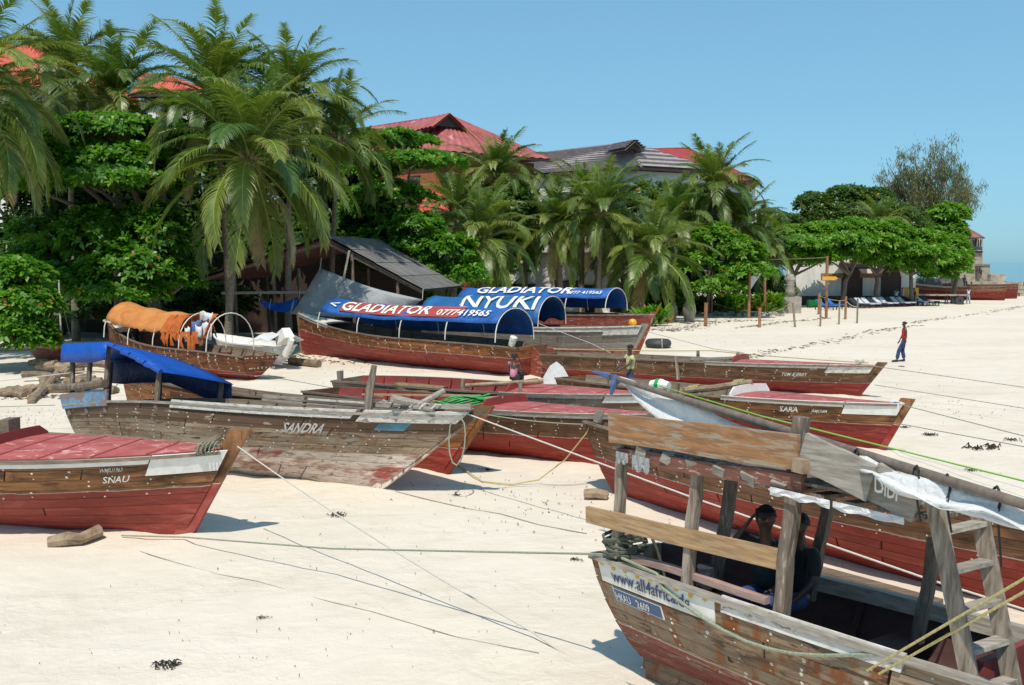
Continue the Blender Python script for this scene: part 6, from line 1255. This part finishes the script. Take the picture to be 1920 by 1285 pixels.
rope('thin line low on the varnished bow to the right edge', [W(1676, 793, 21.1), W(1960, 845, 16.6)], .009, M['rope_buried'])
for k, (u0, v0, u1, v1, lb) in enumerate(((1626, 1258, 1960, 1062, 'upper of two yellow ropes drawn tight past the ladder'), (1648, 1264, 1960, 1088, 'lower of two yellow ropes drawn tight past the ladder'))):
    rope(lb, [W(u0, v0, 6.5), W(u1, v1, 5.3)], .0095, M['rope_yellow'])
rope('white line across the driftwood to the blue tarpaulin boat', [W(-40, 719, 23.5), W(205, 691, 24.2)], .011, M['rope_white'])
rope('thin line from left edge to the bleached boat stern', [W(-40, 764, 19.6), W(104, 760, 20.4)], .008, M['rope_green'])
rope('green line from the blue tarpaulin to the orange awning stern', [W(408, 700, 20.2), W(500, 706, 26), W(560, 716, 27.5), W(720, 745, 24)], .010, M['rope_green'])
rope('taut pale rope from the grey tour boat to the long brown one', [W(1010, 607, 38.5), W(1110, 645, 36.5), W(1145, 662, 35.6)], .012, M['rope_white'])
rope('thin line from the long brown boat up toward the leaning palm', [W(1205, 620, 39), W(1340, 655, 36), W(1395, 662, 33.5)], .010, M['rope_buried'])
rope('half buried rope on sand right of the bleached bow', [onsand(742, 922, .004), onsand(810, 938, .006), onsand(880, 955, .0), onsand(940, 964, .006), onsand(1010, 985, .004), onsand(1100, 1003, .004)], .012, M['rope_buried'])
rope('half buried rope winding over the near sand', [onsand(262, 1032, .0), onsand(330, 1056, .006), onsand(410, 1078, .002), onsand(480, 1092, .006), onsand(600, 1128, .002), onsand(700, 1152, .006), onsand(860, 1200, .004), onsand(1010, 1232, .006)], .006, M['rope_buried'])
def clump(label, u, v, s, n, seed, mat_='seaweed', name='seaweed', cat='seaweed'):
    r = random.Random(seed); mb = MB()
    for i in range(n):
        a = r.uniform(0, 6.28); c = Vector((r.gauss(0, s*.45), r.gauss(0, s*.30), .012)); l = s*r.uniform(.2, .55); z0 = r.uniform(.01, s*.30)
        mb.tube([c, c+Vector((math.cos(a)*l*.5, math.sin(a)*l*.5, z0)), c+Vector((math.cos(a+.6)*l, math.sin(a+.6)*l, .01))], [s*.035, s*.05, s*.015], 4)
    o = mb.build(name, M[mat_]); o.location = onsand(u, v, .0); return tag(o, label, cat, 'seaweed clumps on the sand' if mat_ == 'seaweed' else None)
for i, (u, v, s, lb) in enumerate(((318, 1256, .20, 'largest dark seaweed clump at bottom left'), (634, 968, .17, 'seaweed clump under the white mooring line'), (494, 1165, .08, 'small seaweed clump on bare sand lower left'), (1078, 1051, .10, 'seaweed clump near the tight green rope end'), (915, 882, .14, 'seaweed clump beside the slack yellow rope'), (856, 929, .09, 'seaweed scrap near the bleached bow shadow'), (1845, 840, .40, 'spread seaweed on right sand'), (1898, 824, .20, 'seaweed clump at right edge'), (1745, 817, .22, 'seaweed clump right of varnished bow'), (1694, 802, .15, 'seaweed scrap close to varnished bow'), (1690, 687, .16, 'dark scrap just below the man in red'), (1822, 886, .13, 'lone scrap below the spread seaweed'))):
    clump(lb, u, v, s, 26, 300+i)
def litter(name, label, lines, n, s, mat_, seed, spread=.4):
    r = random.Random(seed); V = []; F = []
    for i in range(n):
        ln = r.choice(lines); f = r.random()*(len(ln)-1); k = int(f); u = ln[k][0]+(ln[k+1][0]-ln[k][0])*(f-k); v = ln[k][1]+(ln[k+1][1]-ln[k][1])*(f-k)
        p = onsand(u, v); p.x += r.gauss(0, spread*1.5); p.y += r.gauss(0, spread); p.z = gz(p.x, p.y)+.008; a = r.uniform(0, 6.28); l = s*r.uniform(.4, 1.3); w_ = l*r.uniform(.2, .5); n0 = len(V); d = Vector((math.cos(a), math.sin(a), 0)); e = Vector((-d.y, d.x, 0))
        V += [tuple(p-d*l), tuple(p-e*w_+Vector((0, 0, .02))), tuple(p+d*l), tuple(p+e*w_+Vector((0, 0, r.uniform(0, .05))))]; F.append((n0, n0+1, n0+2, n0+3))
    return tag(link(name, npmesh(name, V, F, M[mat_])), label, 'debris', kind='stuff')
litter('wrack_line', 'thin dark tide lines of dry weed across the far sand', [[(1385, 672), (1470, 655), (1560, 640), (1640, 622), (1720, 610)], [(1390, 615), (1480, 603), (1560, 596)], [(1700, 607), (1800, 594), (1890, 580), (1915, 574)], [(1250, 622), (1330, 606), (1460, 600)]], 900, .13, 'litter', 1, .22)
litter('leaf_litter', 'dry leaves and husks along the sand behind the boats', [[(520, 680), (600, 676), (700, 682)], [(520, 672), (560, 668)], [(1210, 615), (1260, 622), (1330, 606)], [(0, 745), (120, 745), (240, 700)], [(1240, 602), (1300, 604), (1380, 600)]], 900, .11, 'litter', 2, .5)
litter('sand_specks', 'scattered tiny scraps over the open sand', [[(0, 1120), (900, 1180), (1100, 1250)], [(500, 980), (1000, 1050)], [(1700, 700), (1900, 900)], [(1300, 1000), (1900, 1200)], [(200, 1200), (800, 1270)]], 260, .014, 'litter', 3, 1.0)
litter('shell_grit', 'small shells and twigs strewn on the trodden sand between boats', [[(560, 760), (640, 700), (760, 690)], [(1000, 960), (1250, 1010), (1500, 1100)], [(860, 900), (1060, 960)], [(1640, 640), (1750, 760), (1880, 780)], [(1300, 640), (1500, 650), (1650, 700)], [(0, 770), (90, 800)]], 700, .026, 'litter', 4, .7)
# logs and driftwood
def log(label, pts, r, mat_='log', group=None):
    mb = MB(); P_ = [Vector(p) for p in pts]; n = len(P_); mb.tube(P_, [r*random.uniform(.8, 1.15) for _ in range(n)], 8); mb.jitter(r*.07); return tag(mb.build('log', M[mat_]), label, 'log', group)
p = onsand(92, 1025, .05); q = onsand(150, 1023, .1); s_ = onsand(186, 1012, .12); log('gnarled log wedged under the red decked hull', [p, p.lerp(q, .6)+Vector((0, 0, .03)), q, s_], .10)
p = onsand(1096, 935, .1); log('short log lying at the large boat stern', [p, p+Vector((.22, -.05, .03)), p+Vector((.42, -.1, 0))], .10)
r = random.Random(12)
for k in range(26):
    u = r.uniform(-10, 205); v = r.uniform(690, 738) if u > 60 else r.uniform(715, 745); p = onsand(u, v, .12+max(0, (730-v))*.006); a = r.uniform(-.7, .5); l = r.uniform(.5, 1.4); d = Vector((math.cos(a), math.sin(a)*.8, r.uniform(-.08, .12)))*l
    log('cut driftwood log in the pile at left', [p-d*.5, p+Vector((0, 0, r.uniform(-.04, .06))), p+d*.5], r.uniform(.09, .17), group='driftwood pile at left')
for lb, P_ in (('long forked branch sprawling from the driftwood pile', [(165, 700, .5), (110, 712, .3), (85, 735, .15), (60, 752, .05)]), ('bent branch root on sand before the driftwood pile', [(110, 718, .25), (88, 722, .28), (75, 742, .12), (58, 757, .04)])):
    log(lb, [onsand(*x) for x in P_], .13)
# bamboo posts with rope
def bamboo(label, u, v, top, r, mat_, lean=0, group='rope posts on the beach'):
    p = G(u, v); hgt = (v-top)/(FPX/p.y); mb = MB(); n = 7; mb.tube([Vector((lean*i/n*hgt, 0, -.1+(hgt+.1)*i/n)) for i in range(n+1)], [r*(1.06 if i % 2 else .97) for i in range(n+1)], 7); o = mb.build('bamboo_post', M[mat_]); o.location = p; tag(o, label, 'post', group); return p+Vector((lean*hgt, 0, hgt))
tp = {}
for key, lb, u, v, top, r_, m_, ln in (('a', 'tall bamboo pole with white flag, left of the pair', 1404, 597, 483, .11, 'bamboo', 0), ('b', 'tall bamboo pole, right of the pair', 1434, 590, 483, .11, 'bamboo', -.02), ('c', 'tall bamboo pole by the blue loungers with yellow arrow board', 1549, 597, 481, .11, 'bamboo', -.01), ('d', 'orange post standing alone nearest the leaning palm', 1323, 612, 568, .12, 'bamboo', 0), ('e', 'dark red post behind the orange lone post', 1334, 592, 545, .09, 'bamboo', 0), ('f', 'short orange post between the two tall poles', 1424, 615, 577, .10, 'bamboo', 0), ('g', 'slanted grey stick before the stone pedestal', 1491, 614, 568, .07, 'bamboo_grey', -.12), ('h', 'orange post with a doubled stick beside the blue loungers', 1535, 590, 550, .10, 'bamboo', 0), ('i', 'thin grey post before the blue loungers', 1538, 613, 560, .06, 'bamboo_grey', 0), ('j', 'thin short post first of three before the white loungers', 1573, 609, 565, .06, 'bamboo_grey', 0), ('k', 'orange post in the middle before the white loungers', 1585, 599, 556, .09, 'bamboo', 0), ('l', 'thin grey post last before the white loungers', 1607, 607, 560, .06, 'bamboo_grey', 0)):
    tp[key] = bamboo(lb, u, v, top, r_, m_, ln)
rope('rope hung between the lone orange post and tall pole', [tp['e']-Vector((0, 0, .9)), W(1400, 583, 74), W(1470, 580, 76)], .025, M['rope_buried'], sag=.15)
rope('rope slung between the posts before the loungers', [tp['h']-Vector((0, 0, .2)), tp['k']-Vector((0, 0, .3)), W(1607, 575, 72)], .02, M['rope_white'], sag=.15)
for k, (a, c, lb) in enumerate(((tp['b']-Vector((0, 0, .2)), tp['c']-Vector((0, 0, .1)), 'thin crosspiece from the bamboo pair to the arrow pole'), (tp['a']-Vector((1.4, 0, 1.05)), tp['b']-Vector((0, 0, 1.0)), 'short crosspiece on the bamboo pair'))):
    mb = MB(); mb.tube([a, a.lerp(c, .5)+Vector((0, 0, -.03)), c], .035, 6); tag(mb.build('crosspiece', M['bamboo_grey']), lb, 'pole')
mb = MB(); a = tp['a']-Vector((0, 0, 2.6)); c = tp['b']-Vector((.05, 0, 1.0)); d = tp['a']-Vector((-.05, 0, 1.5)); mb.sheet([[a, a.lerp(c, .5)], [d, c]], .01); tag(mb.build('flag', M['white_cloth']), 'small white cloth tied between the two bamboo poles', 'cloth')
mb = MB(); c = W(1549, 522, 73); mb.box(c+Vector((.15, -.15, 0)), (1.0, .05, .28)); mb.add([c+Vector((.65, -.18, .14)), c+Vector((.65, -.18, -.14)), c+Vector((.85, -.18, 0))], [(0, 1, 2)]); tag(mb.build('arrow_board', M['yellow']), 'yellow arrow board nailed on the tall bamboo pole', 'sign')
# pedestal and urn
o = thing('pedestal', 'concrete pedestal topped by a round stone urn beside the garden', 'pedestal', G(1483, 588)); p = G(1483, 588); mb = MB(); mb.box((0, .6, .65), (1.75, 1.2, 1.5)); mb.jitter(.02).build('block', M['concrete'], o)
mb = MB(); mb.lathe([(0, 1.4), (.42, 1.4), (.40, 1.9), (.36, 2.35), (.42, 2.45), (.30, 2.52), (.48, 2.75), (.5, 2.95), (.34, 3.1), (.36, 3.2), (.2, 3.3), (0, 3.32)], (0, .5, 0), 14); mb.build('urn', M['concrete'], o, smooth=True)
mb = MB(); mb.box((-1.2, .3, .3), (.8, .7, .65)); mb.jitter(.05).build('step_block', M['concrete'], o)
for k in range(22):
    p = onsand(1332+k*6.3+random.uniform(-2, 2), 592+random.uniform(-1.5, 1.5), .08); mb = MB(); mb.box((0, 0, 0), (random.uniform(.3, .55), .35, .3), (.2, .1, k)); mb.jitter(.06); s_ = mb.build('edging_stone', M['concrete']); s_.location = p; tag(s_, 'pale edging stone in the row along the garden edge', 'stone', 'edging stones along the garden')
# loungers
def lounger(label, p, ang, mname, first=[None]):
    o = thing('sun_lounger', label, 'sun lounger', p, (0, 0, ang), 'sun loungers in a row')
    mb = MB()
    for s in (-1, 1): mb.box((.2, s*.3, .32), (2.0, .06, .08))
    for x_ in (-.75, 1.15): mb.box((x_, 0, .32), (.06, .6, .07))
    mb.build('frame', M['dark_wood'], o)
    for x_ in (-.7, 1.1):
        for s in (-1, 1): mb = MB(); mb.box((x_, s*.29, .14), (.07, .07, .32)); mb.build('leg', M['dark_wood'], o)
    mb = MB(); mb.box((.55, 0, .41), (1.35, .62, .09)); mb.build('mattress', M[mname], o); mb = MB(); mb.box((-.42, 0, .66), (.80, .62, .09), (0, R(38), 0)); mb.build('backrest', M[mname], o)
for k in range(13):
    f = k/12; p = onsand(1606+f*132, 577.5-f*4.5); lounger('lounger in the row under the shade trees, %s' % ('first and nearest the posts' if k == 0 else 'last one at far end' if k == 12 else ('pale' if k % 3 else 'dark')+' cushion, '+('second', 'third', 'fourth', 'fifth', 'sixth', 'seventh', 'eighth', 'ninth', 'tenth', 'eleventh', 'twelfth')[k-1]+' from the posts'), p, R(-58), 'lounge_white' if k % 3 else 'lounge_navy')
for k, (u, v, lb) in enumerate(((1545, 581, 'bright blue lounger left of the arrow pole'), (1562, 579, 'bright blue lounger right of the arrow pole'))): lounger(lb, onsand(u, v), R(-50), 'lounge_blue')
mb = MB(); p = onsand(1523, 576); mb.box((0, 0, .35), (.9, .7, .7), taper=.9); s_ = mb.build('crate', M['rope_bright']); s_.location = p; tag(s_, 'small green crate beside the blue loungers', 'crate')
o = thing('towel_rack', 'rack of orange and yellow towels behind the last loungers', 'rack', (W(1706, 560, 95.3).x, 95.3, 0)); mb = MB()
for s in (-1, 1): mb.box((s*.8, 0, .9), (.08, .08, 1.8))
mb.box((0, 0, 1.75), (1.7, .08, .08)); mb.build('frame', M['dark_wood'], o)
for k in range(3): mb = MB(); mb.sheet([[Vector((-.6+k*.5, -.05, 1.78)), Vector((-.6+k*.5, -.08, .7))], [Vector((-.2+k*.5, -.05, 1.78)), Vector((-.2+k*.5, -.07, .75))]], .03); mb.build('towel', M['orange_deep' if k % 2 else 'yellow'], o)
# boat trailer
o = thing('handcart', 'low two wheeled timber handcart on sand before the far boats', 'cart', onsand(1778, 571), (0, 0, R(-12))); mb = MB()
for s in (-1, 1): mb.box((-.8, s*.5, .95), (5.2, .12, .14))
for x_ in (-1.2, -.2, .8, 1.6): mb.box((x_, 0, 1.02), (.14, 1.3, .06))
mb.build('bed', M['grey_wood_x'], o)
for x_ in (-.2, 1.3):
    for s in (-1, 1): mb = MB(); mb.box((x_, s*.45, .45), (.1, .1, .95)); mb.build('leg', M['dark_wood'], o)
for s in (-1, 1):
    mb = MB(); rows = [[Vector((.9+math.cos(a)*r_, s*.75+y_, .42+math.sin(a)*r_)) for r_, y_ in ((.1, -.08), (.42, -.10), (.42, .10), (.1, .08))] for a in [2*math.pi*i/14 for i in range(15)]]; mb.grid(rows); mb.build('wheel', M['rubber'], o)
# tyre, jerrycans, anchor board
mb = MB(); rows = []
for i in range(25):
    a = 2*math.pi*i/24; rows.append([Vector((math.cos(a)*(.47+.20*math.cos(b_)), math.sin(a)*(.47+.20*math.cos(b_)), .22+.22*math.sin(b_))) for b_ in [2*math.pi*j/10 for j in range(11)]])
o = thing('tyre', 'big black tyre wound with white rope lying behind the long boat', 'tyre', G(1234, 652)); mb.grid(rows); mb.build('casing', M['rubber'], o, smooth=True); mb = MB(); mb.tube([(.1+.02*math.sin(j), -.47+.24*math.cos(j*.6), .22+.25*math.sin(j*.6)) for j in range(12)], .02, 5); mb.build('rope_winding', M['rope_white'], o)
o = thing('timber_rack', 'timber rack behind the farthest covered boat', 'rack', (W(1040, 560, 55).x, 55, 0)); mb = MB(); mb.box((0, 0, 2.15), (3.2, .9, .12)); mb.build('shelf', M['grey_wood_x'], o)
for x_ in (-1.45, 1.45):
    for y_ in (-.38, .38): mb = MB(); mb.box((x_, y_, 1.04), (.12, .12, 2.1)); mb.build('leg', M['post'], o)
for k in range(9):
    x_ = W(1000+k*9.5, 545, 55).x; mb = MB(); hh = .52 if k < 6 else .42; mb.box((0, 0, hh/2), (.26, .36, hh), taper=.93); mb.box((.0, 0, hh+.03), (.1, .12, .07)); s_ = mb.build('jerrycan', M['yellow']); s_.location = (x_, 55+.04*(k % 3-1), 2.215); tag(s_, 'yellow jerrycan in the row above the blue canopies', 'jerrycan', 'yellow jerrycans in a row')
mb = MB(); mb.lathe([(0, -.2), (.14, -.15), (.2, 0), (.14, .15), (0, .2)], (0, 0, .2), 10); s_ = mb.build('buoy', M['yellow'], smooth=True); s_.location = W(1186, 606, 42.2)-Vector((0, 0, .2)); tag(s_, 'yellow round buoy on the faded red bow', 'buoy')
for k, (u, v, h) in enumerate(((1292, 604, 1.5), (1258, 602, 1.3))): 
    mb = MB(); mb.lathe([(0, 0), (.32, 0), (.5, .5*h), (.42, .85*h), (.3, .92*h), (.36, h), (0, h)], (0, 0, 0), 12); s_ = mb.build('clay_jar', M['concrete'], smooth=True); s_.location = onsand(u, v); tag(s_, 'tall clay jar in the shade, %s the leaning palm' % ('farther from' if k == 0 else 'nearer'), 'jar')
mb = MB(); c = W(1046, 690, 33.5); rows = [[Vector((c.x-.5+.9*i/4, c.y+.1*math.sin(i), .02+(.55*math.sin(i*.8)+.25)*j/3)) for j in range(4)] for i in range(5)]; mb.sheet(rows, .03); tag(mb.build('sailcloth_heap', M['white_cloth']), 'heap of white cloth by the rudder of the canopy boat', 'cloth')
for lb, u0, u1, v, Y_ in (('brown plank laid on sand under the large boat', 1560, 1730, 1085, 12.6),):
    mb = MB(); a = onsand(1500, 1075, .12); c = onsand(1760, 1150, .12); mb.beam(a, c, .2, .1); mb.jitter(.01); tag(mb.build('bearing_plank', M['inner_wood']), lb, 'plank')
